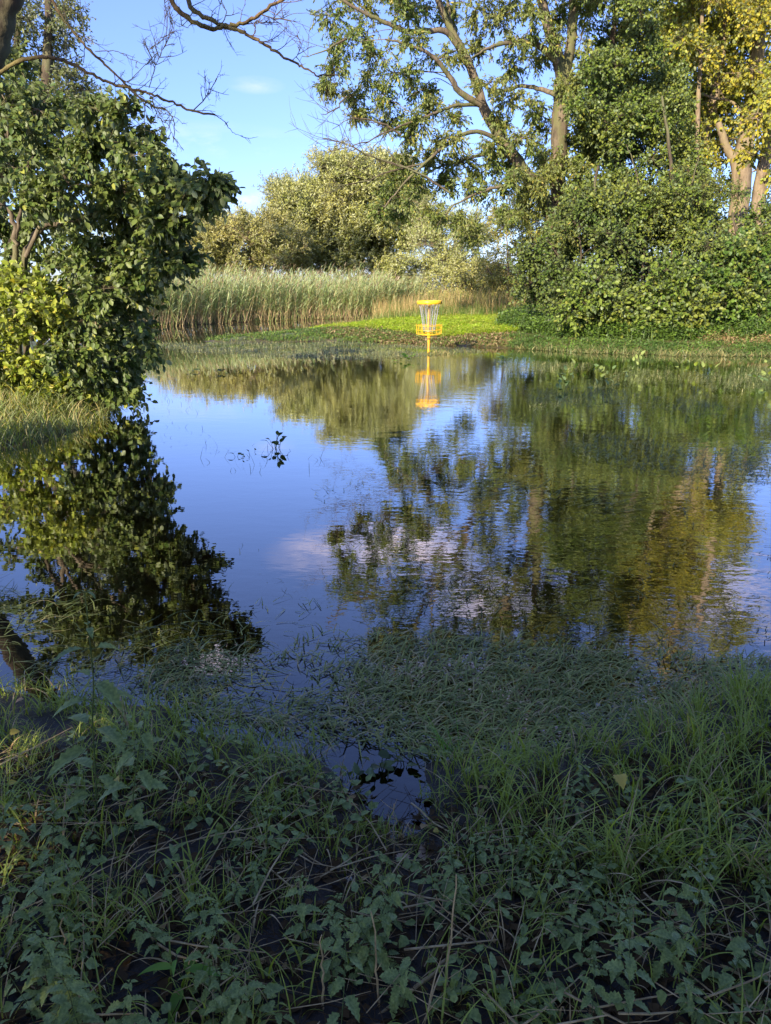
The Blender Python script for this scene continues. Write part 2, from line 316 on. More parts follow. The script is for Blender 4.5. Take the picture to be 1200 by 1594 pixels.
# ------------------------------------------------------------------ land and water
near_shore = [(-40, 2.4), (-3, 2.75), (-1.6, 2.75), (-1.2, 2.6), (-.9, 2.7), (-.62, 2.4), (-.3, 2.34), (-.13, 2.2), (-.06, 1.98), (.04, 1.90), (.13, 2.02), (.17, 2.25), (.6, 2.35), (.8, 2.5), (1.4, 2.75), (2.2, 3.0), (4, 3.2), (40, 3.6)]
polyA = near_shore + [(40, -60), (-40, -60)]
polyB = [G2(-500, 760), G2(-200, 722), G2(0, 700), G2(75, 688), G2(140, 664), G2(185, 632), G2(205, 598), G2(212, 565), G2(190, 545), G2(60, 540), (-60, 20)]
front = [G2(310, 531), G2(360, 534), G2(430, 533), G2(520, 532), G2(600, 533), G2(660, 536), G2(720, 540), G2(800, 543), G2(900, 548), G2(1010, 552), G2(1120, 553), G2(1250, 556), G2(1500, 560), (60, 19)]
chan = [G2(655, 493), G2(600, 502), G2(540, 511), G2(470, 518), G2(400, 524), G2(345, 528)]
far = [G2(-200, 528), G2(60, 517), G2(150, 514), G2(240, 510), G2(320, 505), G2(400, 501), G2(480, 498), G2(560, 496), G2(655, 491)]
polyC = far + [(60, 60), (60, 600), (-500, 600), (-500, 30)]
polyD = front + [(500, 19), (500, 600), (10, 600)] + [G2(690, 486)] + chan
def height(x, y):
    x = np.asarray(x, float); y = np.asarray(y, float)
    out = np.full(x.shape, -1e9)
    for poly, a, s in ((polyA, .16, .5), (polyB, .35, .9), (polyC, .35, 1.2), (polyD, .32, 1.8)):
        d = sdf(x, y, poly); h = np.where(d > 0, a*(1-np.exp(-d/s)), -.55*(1-np.exp(d/1.5))); out = np.maximum(out, h)
    near = np.clip(1 - np.hypot(x, y-2)/8, 0, 1)
    return out + near*.018*lump(x, y, 5.0) + .012*lump(x, y, 1.1, 2) - .004
def axis(lo, hi, c, n, k):
    u = np.linspace(-1, 1, n); v = np.sinh(u*k)/math.sinh(k); return np.where(v < 0, c + v*(c-lo), c + v*(hi-c))
xs = axis(-900, 900, 0, 460, 7.2); ys = axis(-900, 1500, 3, 560, 7.0)
X, Y_ = np.meshgrid(xs, ys); Z = height(X, Y_)
mb = MB(); nx, ny = len(xs), len(ys); V = np.stack([X, Y_, Z], 2).reshape(-1, 3)
i, j = np.meshgrid(np.arange(ny-1), np.arange(nx-1), indexing='ij'); i = i.ravel(); j = j.ravel()
mb.add(V, np.stack([i*nx+j, i*nx+j+1, (i+1)*nx+j+1, (i+1)*nx+j], 1))
m, t, n, l, b, o = new_mat('ground')
tcn = n.new('ShaderNodeTexCoord')
def noise(sc_, det=5, rg=.6):
    q = n.new('ShaderNodeTexNoise'); q.inputs['Scale'].default_value = sc_; q.inputs['Detail'].default_value = det; q.inputs['Roughness'].default_value = rg; l.new(tcn.outputs['Object'], q.inputs['Vector']); return q.outputs['Fac']
def rng_(v, a, b_):
    q = n.new('ShaderNodeMapRange'); q.inputs[1].default_value = a; q.inputs[2].default_value = b_; l.new(v, q.inputs[0]); return q.outputs[0]
sx = n.new('ShaderNodeSeparateXYZ'); l.new(tcn.outputs['Object'], sx.inputs[0])
mud = mix_rgb(n, l, rng_(noise(14), .35, .65), (.014, .010, .007), (.04, .028, .018))
soil = mix_rgb(n, l, rng_(noise(3.0), .4, .6), (.09, .07, .03), (.10, .14, .03))
bed = mix_rgb(n, l, rng_(noise(5), .4, .65), (.045, .024, .010), (.10, .05, .02))
c = mix_rgb(n, l, rng_(sx.outputs['Y'], 5, 7), mud, soil)
wet = rng_(sx.outputs['Z'], -.02, .05)
c = mix_rgb(n, l, wet, mix_rgb(n, l, rng_(sx.outputs['Y'], 3, 5), mud, bed), c)
l.new(c, b.inputs['Base Color']); b.inputs['Roughness'].default_value = .55
bp = n.new('ShaderNodeBump'); bp.inputs['Strength'].default_value = .8; bp.inputs['Distance'].default_value = .03; l.new(noise(22, 7, .65), bp.inputs['Height']); l.new(bp.outputs[0], b.inputs['Normal'])
tag(mb.build('ground', m, smooth=True), kind='structure')

m, t, n, l, b, o = new_mat('pond water')
tcn = n.new('ShaderNodeTexCoord'); mpn = n.new('ShaderNodeMapping'); l.new(tcn.outputs['Object'], mpn.inputs[0]); mpn.inputs['Rotation'].default_value = (0, 0, .25); mpn.inputs['Scale'].default_value = (.55, 1.0, 1)
def wn(scale, det, rg=.5, src=None):
    q = n.new('ShaderNodeTexNoise'); q.inputs['Scale'].default_value = scale; q.inputs['Detail'].default_value = det; q.inputs['Roughness'].default_value = rg; l.new(src or mpn.outputs[0], q.inputs['Vector']); return q.outputs['Fac']
def mm(op, a, b_):
    q = n.new('ShaderNodeMath'); q.operation = op
    for k, v in enumerate((a, b_)):
        if isinstance(v, (int, float)): q.inputs[k].default_value = v
        else: l.new(v, q.inputs[k])
    return q.outputs[0]
sx = n.new('ShaderNodeSeparateXYZ'); l.new(tcn.outputs['Object'], sx.inputs[0])
hgt = mm('ADD', mm('MULTIPLY', wn(5.5, 3, .55), 1.0), mm('MULTIPLY', wn(17, 2), .28))
rx = n.new('ShaderNodeMapRange'); rx.inputs[1].default_value = -1.4; rx.inputs[2].default_value = 1.2; rx.inputs[3].default_value = .22; rx.inputs[4].default_value = 1.0; l.new(sx.outputs['X'], rx.inputs[0])
pt = n.new('ShaderNodeMapRange'); pt.inputs[1].default_value = .35; pt.inputs[2].default_value = .65; pt.inputs[3].default_value = .45; pt.inputs[4].default_value = 1.15; l.new(wn(.35, 2), pt.inputs[0])
hgt = mm('MULTIPLY', mm('MULTIPLY', hgt, rx.outputs[0]), pt.outputs[0])
bp = n.new('ShaderNodeBump'); bp.inputs['Strength'].default_value = 1; bp.inputs['Distance'].default_value = .0027; l.new(hgt, bp.inputs['Height'])
fr = n.new('ShaderNodeFresnel'); fr.inputs['IOR'].default_value = 1.33; l.new(bp.outputs[0], fr.inputs['Normal'])
gl = n.new('ShaderNodeBsdfGlossy'); gl.inputs['Roughness'].default_value = 0.0; l.new(bp.outputs[0], gl.inputs['Normal']); gl.inputs['Color'].default_value = (1, 1, 1, 1)
tr = n.new('ShaderNodeBsdfTransparent'); tr.inputs['Color'].default_value = (.50, .36, .2, 1)
ms = n.new('ShaderNodeMixShader'); l.new(mm('SUBTRACT', 1.0, mm('POWER', 2.718, mm('MULTIPLY', fr.outputs[0], -3.6))), ms.inputs[0]); l.new(tr.outputs[0], ms.inputs[1]); l.new(gl.outputs[0], ms.inputs[2]); l.new(ms.outputs[0], o.inputs['Surface'])
mb = MB(); mb.add([(-900, -900, 0), (900, -900, 0), (900, 1500, 0), (-900, 1500, 0)], [[0, 1, 2, 3]])
tag(mb.build('water', m), kind='structure')

R = np.random.default_rng(7)
def scatter(r, poly, dens, thresh=None, seed=0, s=1.0, z0=None, fade=None):
    q = np.array(poly); lo = q.min(0); hi = q.max(0); n_ = int(dens*(hi[0]-lo[0])*(hi[1]-lo[1]))
    p = lo + (hi-lo)*r.random((n_, 2)); k = inpoly(p[:, 0], p[:, 1], poly)
    if thresh is not None: k &= (lump(p[:, 0], p[:, 1], s, seed) + r.normal(size=n_)*.25) > thresh
    p = p[k]
    if fade is not None: p = p[r.random(len(p)) < fade(p[:, 0], p[:, 1])]
    z = height(p[:, 0], p[:, 1]) if z0 is None else np.full(len(p), z0)
    return np.column_stack([p, z])
def gp(*pts): return [G2(*q) for q in pts]

# ------------------------------------------------------------------ reed bed
def reeds():
    r = np.random.default_rng(11); mb = MB()
    line = far[1:]; back = [(x, y + 7) for x, y in line[::-1]]
    p = scatter(r, line + back, 46); p = p[r.random(len(p)) < np.clip(1.2 - sdf(p[:, 0], p[:, 1], line + back)*.35, .25, 1) ]
    edge = []
    for a, b_ in zip(line[:-1], line[1:]):
        k = int(math.hypot(b_[0]-a[0], b_[1]-a[1])*38); t_ = r.random(k); edge.append(np.column_stack([a[0]+(b_[0]-a[0])*t_ + r.normal(size=k)*.15, a[1]+(b_[1]-a[1])*t_ + np.abs(r.normal(size=k))*.35, np.zeros(k)]))
    p = np.vstack([p] + edge); n_ = len(p); p[:, 2] = np.maximum(height(p[:, 0], p[:, 1]), -.1)
    H = 1.45 + .30*lump(p[:, 0], p[:, 1], .5, 3) + r.normal(size=n_)*.2; H *= np.clip(1.0 - (p[:, 0] - .3)*.08, .75, 1)
    lx = r.normal(size=n_)*.18 + .08; ly = r.normal(size=n_)*.08; top = p + np.column_stack([lx*H, ly*H, H])
    sticks(mb, p, top, .006, .003, 1)
    K = 9; s = (.26 + .68*(np.arange(K) + r.random((n_, K)))/K); bp_ = (p[:, None] + (top-p)[:, None]*s[..., None]).reshape(-1, 3); q = len(bp_)
    az = np.where(r.random(q) < .5, r.normal(size=q)*.8 + .1, r.random(q)*2*pi)
    blades(mb, r, bp_, .22 + .3*r.random(q), .02 + .014*r.random(q), az, .2 + .7*r.random(q), .4 + 1.3*r.random(q), 3, 0)
    k = r.random(n_) < .6; pp = np.repeat(p[k], 4, 0); q = len(pp); pp[:, 2] += r.random(q)*.5*(.4+r.random(q)); pp[:, :2] += r.normal(size=(q, 2))*.04
    blades(mb, r, pp, .3 + .3*r.random(q), .014 + .01*r.random(q), r.random(q)*2*pi, .1 + .5*r.random(q), .5 + 1.4*r.random(q), 3, 1)
    k = r.random(n_) < .28; tp = top[k]; q = len(tp)
    for _ in range(3): blades(mb, r, tp + r.normal(size=(q, 3))*.012, .16 + .1*r.random(q), .022, r.normal(size=q)*.5, .2 + .3*r.random(q), .6 + .4*r.random(q), 3, 2)
    tag(mb.build('reed_bed', [M['reed'], M['reed_dead'], M['plume']]), 'band of tall blue green reeds with brown feet along the far side of the channel', 'reeds', kind='stuff')
reeds()

# ------------------------------------------------------------------ grass and herbs on the far banks
def field(name, label, cat, poly, dens, L, Wd, mats, lean=(0, .5), bend=(.3, 1.0), ns=3, leafy=0, leaf=(.05, .03), seed=1, thresh=None, s=1.0, hmod=.3, z0=None, dead=0, lift=None, fade=None, droop=0, bias=None):
    r = np.random.default_rng(seed); mb = MB(); p = scatter(r, poly, dens, thresh, seed, s, z0, fade); n_ = len(p)
    if n_ == 0: print('EMPTY', name); return
    Lh = L*(.55 + .7*r.random(n_))*(1 + hmod*lump(p[:, 0], p[:, 1], s*1.7, seed+3))
    az = r.random(n_)*2*pi if bias is None else bias + r.normal(size=n_)*.7
    mi = (r.random(n_) < dead).astype(int)
    for q in (0, 1):
        k = mi == q
        if k.sum(): blades(mb, r, p[k], Lh[k], Wd*(.6 + .8*r.random(k.sum())), az[k], lean[0] + (lean[1]-lean[0])*r.random(k.sum()), bend[0] + (bend[1]-bend[0])*r.random(k.sum()), ns, q)
    if leafy:
        pp = np.repeat(p, leafy, 0); q = len(pp); pp += np.column_stack([r.normal(size=(q, 2))*L*.18, r.random(q)*np.repeat(Lh, leafy)*.9])
        leaves(mb, pp, rdir(r, q)*[1, 1, .4] + [0, 0, .1 - droop], unit(np.array([0, 0, 1.]) + rdir(r, q)*.7), leaf[0]*(.6 + .8*r.random(q)), leaf[1]*(.6 + .8*r.random(q)), 0, ovate=True)
    print(name, n_)
    return tag(mb.build(name, mats), label, cat, kind='stuff')

field('lush_grass', 'bright green short grass covering the low spit behind the yellow basket', 'grass', gp((470, 517), (520, 522), (600, 526), (690, 533), (790, 532), (860, 520), (860, 492), (760, 488), (660, 492), (610, 500), (545, 512)), 1300, .15, .012, [M['lawn'], M['fringe']], dead=.04, leafy=2, leaf=(.05, .025), seed=21, hmod=.35)
field('spit_weeds', 'low mixed weeds thinning out on the tip of the spit', 'weeds', gp((315, 529), (350, 533), (480, 532), (600, 533), (640, 534), (640, 524), (560, 513), (520, 514), (430, 522)), 420, .09, .012, [M['herb'], M['fringe']], dead=.35, leafy=2, leaf=(.055, .03), seed=22, thresh=-.25, s=2.1)
field('withered_herbs', 'brown withered herbs along the muddy edge of the spit', 'weeds', gp((500, 528), (560, 531), (650, 537), (760, 541), (800, 541), (800, 531), (720, 532), (640, 526), (560, 521), (500, 522)), 520, .07, .012, [M['mudherb'], M['herb']], dead=.2, leafy=3, leaf=(.06, .035), seed=23, thresh=-.35, s=2.4)
field('withered_herbs', 'brown and green ground plants on the mud strip below the right hand trees', 'weeds', gp((790, 533), (900, 541), (1050, 545), (1200, 547), (1400, 550), (1400, 556), (1200, 555), (1050, 553), (900, 549), (790, 542)), 380, .11, .012, [M['herb'], M['mudherb']], dead=.45, leafy=3, leaf=(.06, .035), seed=31, thresh=-.5, s=2.0)
field('tall_dry_grass', 'tall straw coloured grass between the reeds and the tree', 'dry grass', [(-.6, 31), (6.8, 29.5), (7.5, 33), (-.4, 35)], 190, 1.0, .012, [M['drygrass'], M['midgrass']], lean=(0, .25), bend=(.1, .7), dead=.3, seed=24, hmod=.4, s=.6)
field('mid_height_grass', 'darker knee high grass behind the bright spit grass', 'grass', [(-1.4, 29.5), (1, 28), (8, 26.5), (9, 30), (-1, 32)], 230, .45, .012, [M['midgrass'], M['drygrass']], lean=(0, .35), bend=(.2, .9), dead=.12, seed=25, hmod=.5)
field('bank_herbs', 'dense dark green nettles and herbs under the right hand trees', 'undergrowth', gp((770, 526), (860, 537), (1000, 543), (1130, 543), (1300, 546), (1500, 530), (1500, 505), (1200, 505), (1000, 500), (860, 497), (800, 508)), 110, .42, .014, [M['herb'], M['midgrass']], dead=.2, leafy=14, leaf=(.07, .045), seed=26, hmod=.5, s=1.3)
field('bleached_shore_grass', 'bleached yellow grass trailing into the water along the right bank', 'shore grass', gp((770, 541), (860, 548), (950, 553), (1060, 556), (1200, 557), (1350, 561), (1350, 548), (1200, 545), (1060, 543), (900, 541), (800, 536)), 620, .19, .009, [M['weed_far'], M['fringe']], lean=(.5, 1.35), bend=(.0, .5), dead=.35, seed=27, thresh=-.45, s=1.7, z0=.012)
field('rusty_shore_grass', 'rust coloured dry plants at the waterline below the far right trees', 'shore grass', gp((1080, 545), (1140, 549), (1350, 552), (1350, 536), (1200, 533), (1120, 537)), 170, .22, .012, [M['rusty'], M['fringe']], lean=(.1, .8), bend=(.3, 1.2), dead=.25, leafy=2, leaf=(.06, .03), seed=28)
field('left_bank_grass', 'sunlit yellow green grass hanging over the left bank edge', 'grass', [(x, y) for x, y in gp((-260, 732), (0, 704), (75, 692), (140, 668), (180, 640), (205, 600), (120, 605), (-60, 620), (-260, 640))], 700, .30, .009, [M['bush'], M['fringe']], lean=(.1, .8), bend=(.6, 2.0), ns=6, dead=.35, leafy=0, seed=29, hmod=.4)
field('far_meadow', 'green and straw coloured meadow far behind the reeds', 'meadow', [(-45, 38), (-45, 60), (45, 60), (45, 36), (10, 34), (2, 36)], 6, .9, .05, [M['midgrass'], M['drygrass']], dead=.4, seed=30)

# weeds lying on the water
def floatmat(name, label, poly, dens, L, Wd, mats, seed, thresh=None, s=1.0, ang=0.0, spread=.5, fade=None, curve=.5, dead=0, rise=(0.0, .05), z=.004):
    r = np.random.default_rng(seed); mb = MB(); p = scatter(r, poly, dens, thresh, seed, s, z, fade); n_ = len(p)
    p[:, 2] += r.random(n_)*.006; az = ang + r.normal(size=n_)*spread + .5*lump(p[:, 0], p[:, 1], s, seed); ln = L*(.4 + r.random(n_)*1.0)
    V = []; q = p.copy(); a = az.copy(); ns = 4; sd_ = r.normal(size=n_)*curve; up_ = rise[0] + (rise[1]-rise[0])*r.random(n_)**2
    for k in range(ns+1):
        w = Wd*(.6+.8*r.random(1))*(1 - (k/ns)**2)*.5 + .0003; side = np.stack([-np.sin(a), np.cos(a), np.zeros(n_)], 1); off = np.zeros((n_, 3)); off[:, 2] = np.sin(k/ns*pi)*up_
        V += [q + off - side*w, q + off + side*w]; a = a + sd_/ns; q = q + np.stack([np.cos(a), np.sin(a), np.zeros(n_)], 1)*(ln/ns)[:, None]
    V = np.stack(V, 1); i = np.arange(n_)[:, None]*(2*(ns+1)); F = np.concatenate([i + np.array([[2*k, 2*k+1, 2*k+3, 2*k+2]]) for k in range(ns)]); mb.add(V, F)
    print(name, n_); return tag(mb.build(name, mats), label, 'water weed', kind='stuff')
floatmat('floating_weed', 'greyish weed scum floating off the tip of the spit', gp((235, 533), (270, 548), (400, 556), (560, 560), (640, 556), (760, 548), (720, 542), (600, 536), (480, 531), (330, 533), (270, 533)), 480, .09, .012, [M['weed_far']], 41, thresh=-.15, s=1.6, spread=2, rise=(0, .05))
floatmat('floating_weed', 'drifting grassy weed mats on the water before the right bank', gp((760, 560), (900, 566), (1300, 572), (1400, 700), (1250, 760), (1050, 745), (900, 715), (840, 660), (800, 600)), 420, .10, .007, [M['weed_far']], 42, thresh=.12, s=.9, spread=.8, rise=(0, .05), ang=.2)
floatmat('floating_weed', 'thin streaks of long weed in the reflections at middle right', gp((590, 700), (700, 690), (860, 720), (1010, 780), (990, 800), (850, 790), (700, 780), (600, 740)), 150, .2, .008, [M['weed']], 43, thresh=.38, s=1.5, spread=.35, rise=(0, .02))
floatmat('flattened_grass', 'long grass lying flattened on the water in front of the near shore', gp((250, 1010), (420, 1020), (500, 985), (700, 985), (860, 1010), (1100, 1020), (1300, 1030), (1300, 1150), (1000, 1190), (720, 1190), (520, 1150), (300, 1120), (200, 1060)), 3400, .11, .0048, [M['flatgrass']], 44, s=2.6, ang=.1, spread=.9, rise=(0, .045), curve=.55, thresh=-.55,
         fade=lambda x, y: np.clip((3.35 - y)*1.8 + .05, .05, 1)*np.where(x < -.15, .65, 1)*np.where((x > -.14) & (x < .18) & (y < 2.28), .06, 1))
floatmat('flattened_grass', 'sparse floating grass stems on open water left of the flattened grass', gp((200, 960), (500, 930), (620, 930), (620, 1010), (560, 1060), (200, 1060)), 130, .12, .004, [M['flatgrass']], 45, s=2.4, spread=1.0, rise=(0, .03), thresh=-.1)
floatmat('flattened_grass', 'half sunken brown weed on the dark water at lower left', gp((-60, 900), (230, 960), (330, 1000), (330, 1080), (-60, 1080)), 420, .16, .0045, [M['weed']], 46, s=2.4, spread=.8, rise=(0, .04), thresh=-.1)
floatmat('floating_weed', 'loose scum and grass bits speckling the open water on the right', gp((480, 760), (700, 650), (1000, 640), (1400, 700), (1400, 1000), (900, 1010), (560, 960)), 130, .07, .005, [M['weed']], 48, thresh=-.05, s=1.9, spread=1.2, rise=(0, .02))
floatmat('floating_weed', 'dark grassy weed patch in the ash reflection', gp((560, 940), (700, 900), (880, 950), (1000, 1000), (860, 1030), (600, 1020)), 520, .1, .0045, [M['weed']], 49, thresh=-.3, s=2.1, spread=1.0, rise=(0, .03))
def emergent():
    r = np.random.default_rng(47); mb = MB()
    for poly, dens, L in ((gp((290, 700), (400, 690), (510, 715), (500, 735), (380, 740), (300, 720)), 30, .1), (gp((330, 800), (470, 900), (500, 1000), (640, 1010), (520, 1090), (380, 1060), (330, 980)), 35, .07), (gp((860, 1010), (1100, 960), (1300, 1000), (1300, 1080), (900, 1090)), 70, .11), (gp((160, 660), (330, 600), (330, 700), (200, 700)), 30, .08)):
        p = scatter(r, poly, dens, z0=-.02); q = len(p); blades(mb, r, p, L*(.5+r.random(q)), .004, r.random(q)*6.3, .1 + .7*r.random(q), .3 + 1.2*r.random(q), 3)
    tag(mb.build('emergent_grass', [M['weed']]), 'scattered thin grass tips poking through the open water', 'grass', kind='stuff')
emergent()

# ------------------------------------------------------------------ background willows and shrubs
def autoblobs(r, outline, Y, n, rad, dy=1.5):
    "random blobs inside a photo-space outline, pushed to the depth Y +- dy"
    o_ = np.array(outline, float); lo, hi = o_.min(0), o_.max(0); out = []
    while len(out) < n:
        x, y = lo + (hi-lo)*r.random(2)
        if inpoly(np.array([x]), np.array([y]), outline)[0]:
            k = rad*(.7 + .6*r.random()); out.append(blob(x, y, k, k*.85, Y + (r.random()*2-1)*dy))
    return out
def gbase(px, Y):
    p = P(px, 450, Y); z = float(height(np.array([p[0]]), np.array([Y]))[0]); return np.array([p[0], Y, z - .05])
def bgtree(name, label, cat, px, Y, outline, n, rad, leafm, bark, seed, nstem=3, group=None, dy=1.5, hfrac=.75, **kw):
    r = np.random.default_rng(seed); b_ = gbase(px, Y); o_ = np.array(outline, float); top = o_[:, 1].min(); st = []
    for i in range(nstem):
        tx = o_[:, 0].min() + (o_[:, 0].max()-o_[:, 0].min())*(.2 + .6*(i+.5)/nstem + r.normal()*.04); ty = top + (1-hfrac)*(440-top) + r.random()*20
        e = P(tx, ty, Y + r.normal()*.5); m1 = b_ + (e-b_)*.4 + [r.normal()*.1, 0, .1*np.linalg.norm(e-b_)]
        st.append(([b_ + [r.normal()*.1, r.normal()*.1, 0], m1, e], (.03 + .012*np.linalg.norm(e-b_)), .02))
    return tree(name, label, cat, b_, st, autoblobs(r, outline, Y, n, rad, dy), leafm, bark, seed, group, **kw)
WG = 'willows and shrubs behind the reed bed'
bgtree('willow_tree', 'large silvery windblown willow rising above the reeds at centre', 'tree', 560, 52, [(432, 420), (435, 335), (450, 305), (485, 290), (500, 250), (520, 240), (570, 250), (610, 262), (635, 295), (655, 340), (640, 380), (612, 392), (606, 425)], 150, 25, M['willow'], M['bark_dark'], 61, 4, WG, 3, nb=12, ntw=11, nl=11, tw=.62, LL=.19, LW=.06, wind=(.32, 0, .18), droop=.0, tr=.008, limb_r=.03, nup=.2)
bgtree('willow_tree', 'rounded grey green willow crown poking out left of the big willow', 'tree', 450, 55, [(420, 400), (417, 290), (428, 278), (470, 285), (490, 330), (480, 400)], 46, 18, M['palewillow'], M['bark_dark'], 62, 2, WG, 2, nb=10, ntw=8, nl=9, tw=.8, LL=.18, LW=.055, wind=(.3, 0, .2), droop=0, tr=.008, nup=.2)
bgtree('sallow_shrub', 'broad golden green sallow thicket left of the big willow', 'shrub', 390, 46, [(275, 425), (280, 362), (310, 345), (350, 355), (385, 340), (410, 350), (450, 352), (480, 365), (490, 425)], 95, 21, M['sallow'], M['bark_tan'], 63, 5, WG, 2, nb=10, ntw=11, nl=10, tw=.5, LL=.15, LW=.05, wind=(.22, 0, .25), droop=0, tr=.007, nup=.3)
bgtree('sallow_shrub', 'low golden sallow behind the tips of the left hazel', 'shrub', 230, 48, [(140, 430), (150, 370), (200, 345), (250, 335), (300, 345), (310, 430)], 34, 22, M['sallow'], M['bark_tan'], 64, 3, WG, 2, nb=9, ntw=8, nl=8, tw=.8, LL=.16, LW=.05, wind=(.2, 0, .2), droop=0, tr=.007)
bgtree('willow_tree', 'pale silvery young willow behind the yellow basket', 'tree', 700, 44, [(650, 440), (650, 360), (665, 305), (700, 310), (740, 335), (760, 370), (770, 440)], 30, 20, M['palewillow'], M['bark_tan'], 65, 3, WG, 2, nb=10, ntw=8, nl=8, tw=.7, LL=.17, LW=.06, wind=(.2, 0, .2), droop=0, tr=.006, nup=.2)
bgtree('yellow_shrub', 'yellowing shrub left of the forked ash trunk', 'shrub', 800, 34, [(755, 480), (745, 400), (765, 340), (800, 310), (850, 330), (880, 400), (880, 480)], 34, 22, M['yellowshrub'], M['bark_tan'], 66, 3, WG, 1.5, nb=9, ntw=8, nl=8, tw=.45, LL=.11, LW=.055, droop=.2, tr=.005)
bgtree('green_shrub', 'low rounded green shrub between the big willow and the basket', 'shrub', 650, 40, [(598, 442), (600, 412), (640, 398), (690, 405), (720, 442)], 14, 17, M['willow'], M['bark_dark'], 67, 3, WG, 1, nb=9, ntw=8, nl=8, tw=.4, LL=.11, LW=.05, tr=.005)
bgtree('green_shrub', 'olive shrub above the straw coloured grass', 'shrub', 740, 36, [(650, 470), (660, 440), (720, 415), (790, 420), (810, 470)], 20, 19, M['sallow'], M['bark_dark'], 68, 3, WG, 1, nb=9, ntw=8, nl=8, tw=.4, LL=.10, LW=.05, tr=.005)
bgtree('distant_tree', 'dark tree glimpsed between the alders at far right', 'tree', 1130, 48, [(950, 440), (960, 330), (1060, 290), (1200, 300), (1300, 320), (1300, 440)], 40, 32, M['alder'], M['bark_dark'], 69, 4, None, 2, nb=9, ntw=8, nl=7, tw=.8, LL=.2, LW=.12, tr=.008)

# ------------------------------------------------------------------ ash tree with the leaning limb
def pw(Y, *pts): return [P(px, py, Y + (q[0] if q else 0)) for px, py, *q in pts]
ab = gbase(885, 24)
ash_stems = [
    ([ab] + pw(24, (876, 440), (866, 380), (862, 345), (842, 300), (812, 262), (780, 215), (752, 165)), .30, .15),
    (pw(24, (752, 165), (738, 120), (716, 72), (692, 25), (668, -40), (640, -140), (610, -240)), .14, .04),
    (pw(24, (752, 165), (716, 143, -.3), (695, 112, -.5), (668, 84, -.8), (640, 72, -1), (600, 62, -1.2)), .10, .02),
    ([ab + [.15, .3, 0]] + pw(24.3, (884, 440), (872, 360), (868, 290), (870, 200), (876, 132)), .26, .24),
    (pw(24.3, (876, 132), (866, 80), (850, 30), (836, -40), (820, -140), (800, -260), (790, -360)), .19, .05),
    (pw(24.3, (876, 132), (888, 70), (893, 0), (900, -100), (915, -220), (920, -360)), .18, .05),
    (pw(24, (868, 96), (835, 68, -.3), (800, 66, -.6), (762, 74, -1), (735, 90, -1.4)), .10, .02),
    (pw(24, (868, 148), (842, 140, .3), (812, 134, .6), (780, 142, 1), (740, 130, 1.4)), .08, .02),
    (pw(24, (716, 75), (690, 48, -.2), (642, 50, -.4), (606, 39, -.6), (570, 21, -.8), (530, -2, -1), (480, -60, -1.2)), .09, .025),
    (pw(24, (745, 163), (705, 165, -.4), (672, 178, -.8), (640, 190, -1.2), (605, 205, -1.5)), .06, .012),
    (pw(24, (790, 226), (742, 205, -.4), (700, 222, -.8), (660, 255, -1), (625, 290, -1.2), (598, 322, -1.4)), .07, .015),
    (pw(24, (800, 245), (755, 240, .3), (715, 252, .5), (680, 262, .8), (640, 290, 1), (600, 305, 1)), .06, .012),
    (pw(24, (842, 300), (790, 290, -.3), (745, 300, -.6), (700, 325, -1), (680, 352, -1.2)), .06, .012),
    (pw(24, (736, 115), (720, 90, .2), (706, 60, .5), (700, 20, .6), (690, -40, 1), (700, -150, 1)), .08, .03),
    (pw(24, (700, 300), (650, 268, -.8), (610, 255, -1), (570, 240, -1.2), (540, 225, -1.3), (505, 215, -1.5)), .035, .006),
]
r = np.random.default_rng(70); ashb = []
for px, py, rx, ry in ((515, 25, 20, 20), (540, 70, 24, 26), (565, 55, 26, 30), (590, 90, 26, 28), (575, 120, 18, 18), (522, 108, 13, 14), (545, 150, 15, 14), (600, 150, 20, 16), (510, 135, 10, 8), (620, 20, 28, 22), (650, 10, 26, 20), (560, 10, 22, 16), (640, 60, 22, 18), (625, 115, 24, 20), (655, 140, 22, 18), (690, 90, 26, 20), (705, 30, 28, 24), (740, 15, 28, 24), (775, 35, 28, 22), (790, 10, 26, 20), (745, 75, 22, 18), (800, 100, 24, 20), (825, 90, 22, 20), (790, 150, 18, 15), (850, 190, 22, 20), (830, 170, 18, 16),
                       (610, 185, 16, 12), (560, 175, 12, 9), (640, 205, 18, 14), (670, 170, 18, 14), (715, 185, 20, 16), (700, 215, 20, 14), (655, 190, 15, 12), (630, 245, 18, 15), (660, 240, 20, 16), (690, 260, 22, 18), (720, 255, 20, 18), (755, 265, 22, 20), (785, 255, 18, 18), (620, 270, 16, 12), (650, 285, 20, 16), (695, 290, 22, 16), (735, 290, 22, 18), (770, 300, 22, 18), (680, 330, 14, 14), (715, 340, 16, 16), (735, 365, 14, 14), (600, 300, 10, 9), (590, 330, 9, 8), (805, 290, 20, 18), (820, 330, 20, 18), (795, 335, 18, 16), (840, 240, 20, 22), (815, 215, 18, 16),
                       (860, 250, 22, 18), (890, 215, 22, 20), (900, 160, 20, 18), (850, 60, 20, 20), (905, 60, 22, 24), (920, 20, 24, 22), (930, 100, 20, 22), (870, 20, 18, 20), (840, 290, 18, 18), (880, 300, 20, 22), (850, 400, 20, 20), (890, 370, 20, 22), (830, 375, 18, 18), (780, 190, 16, 14), (770, 225, 16, 12), (800, 270, 18, 14), (830, 300, 18, 14), (850, 330, 16, 14), (760, 130, 16, 14), (900, 270, 18, 18), (925, 240, 18, 16), (930, 190, 18, 16), (910, 330, 18, 16), (880, 250, 14, 14), (850, 270, 16, 14), (810, 60, 18, 14), (830, 20, 18, 14), (885, 130, 14, 14), (905, -5, 20, 14), (640, 310, 14, 12), (620, 330, 12, 9)):
    ashb.append(blob(px, py, rx, ry, 24 + r.normal()*.7))
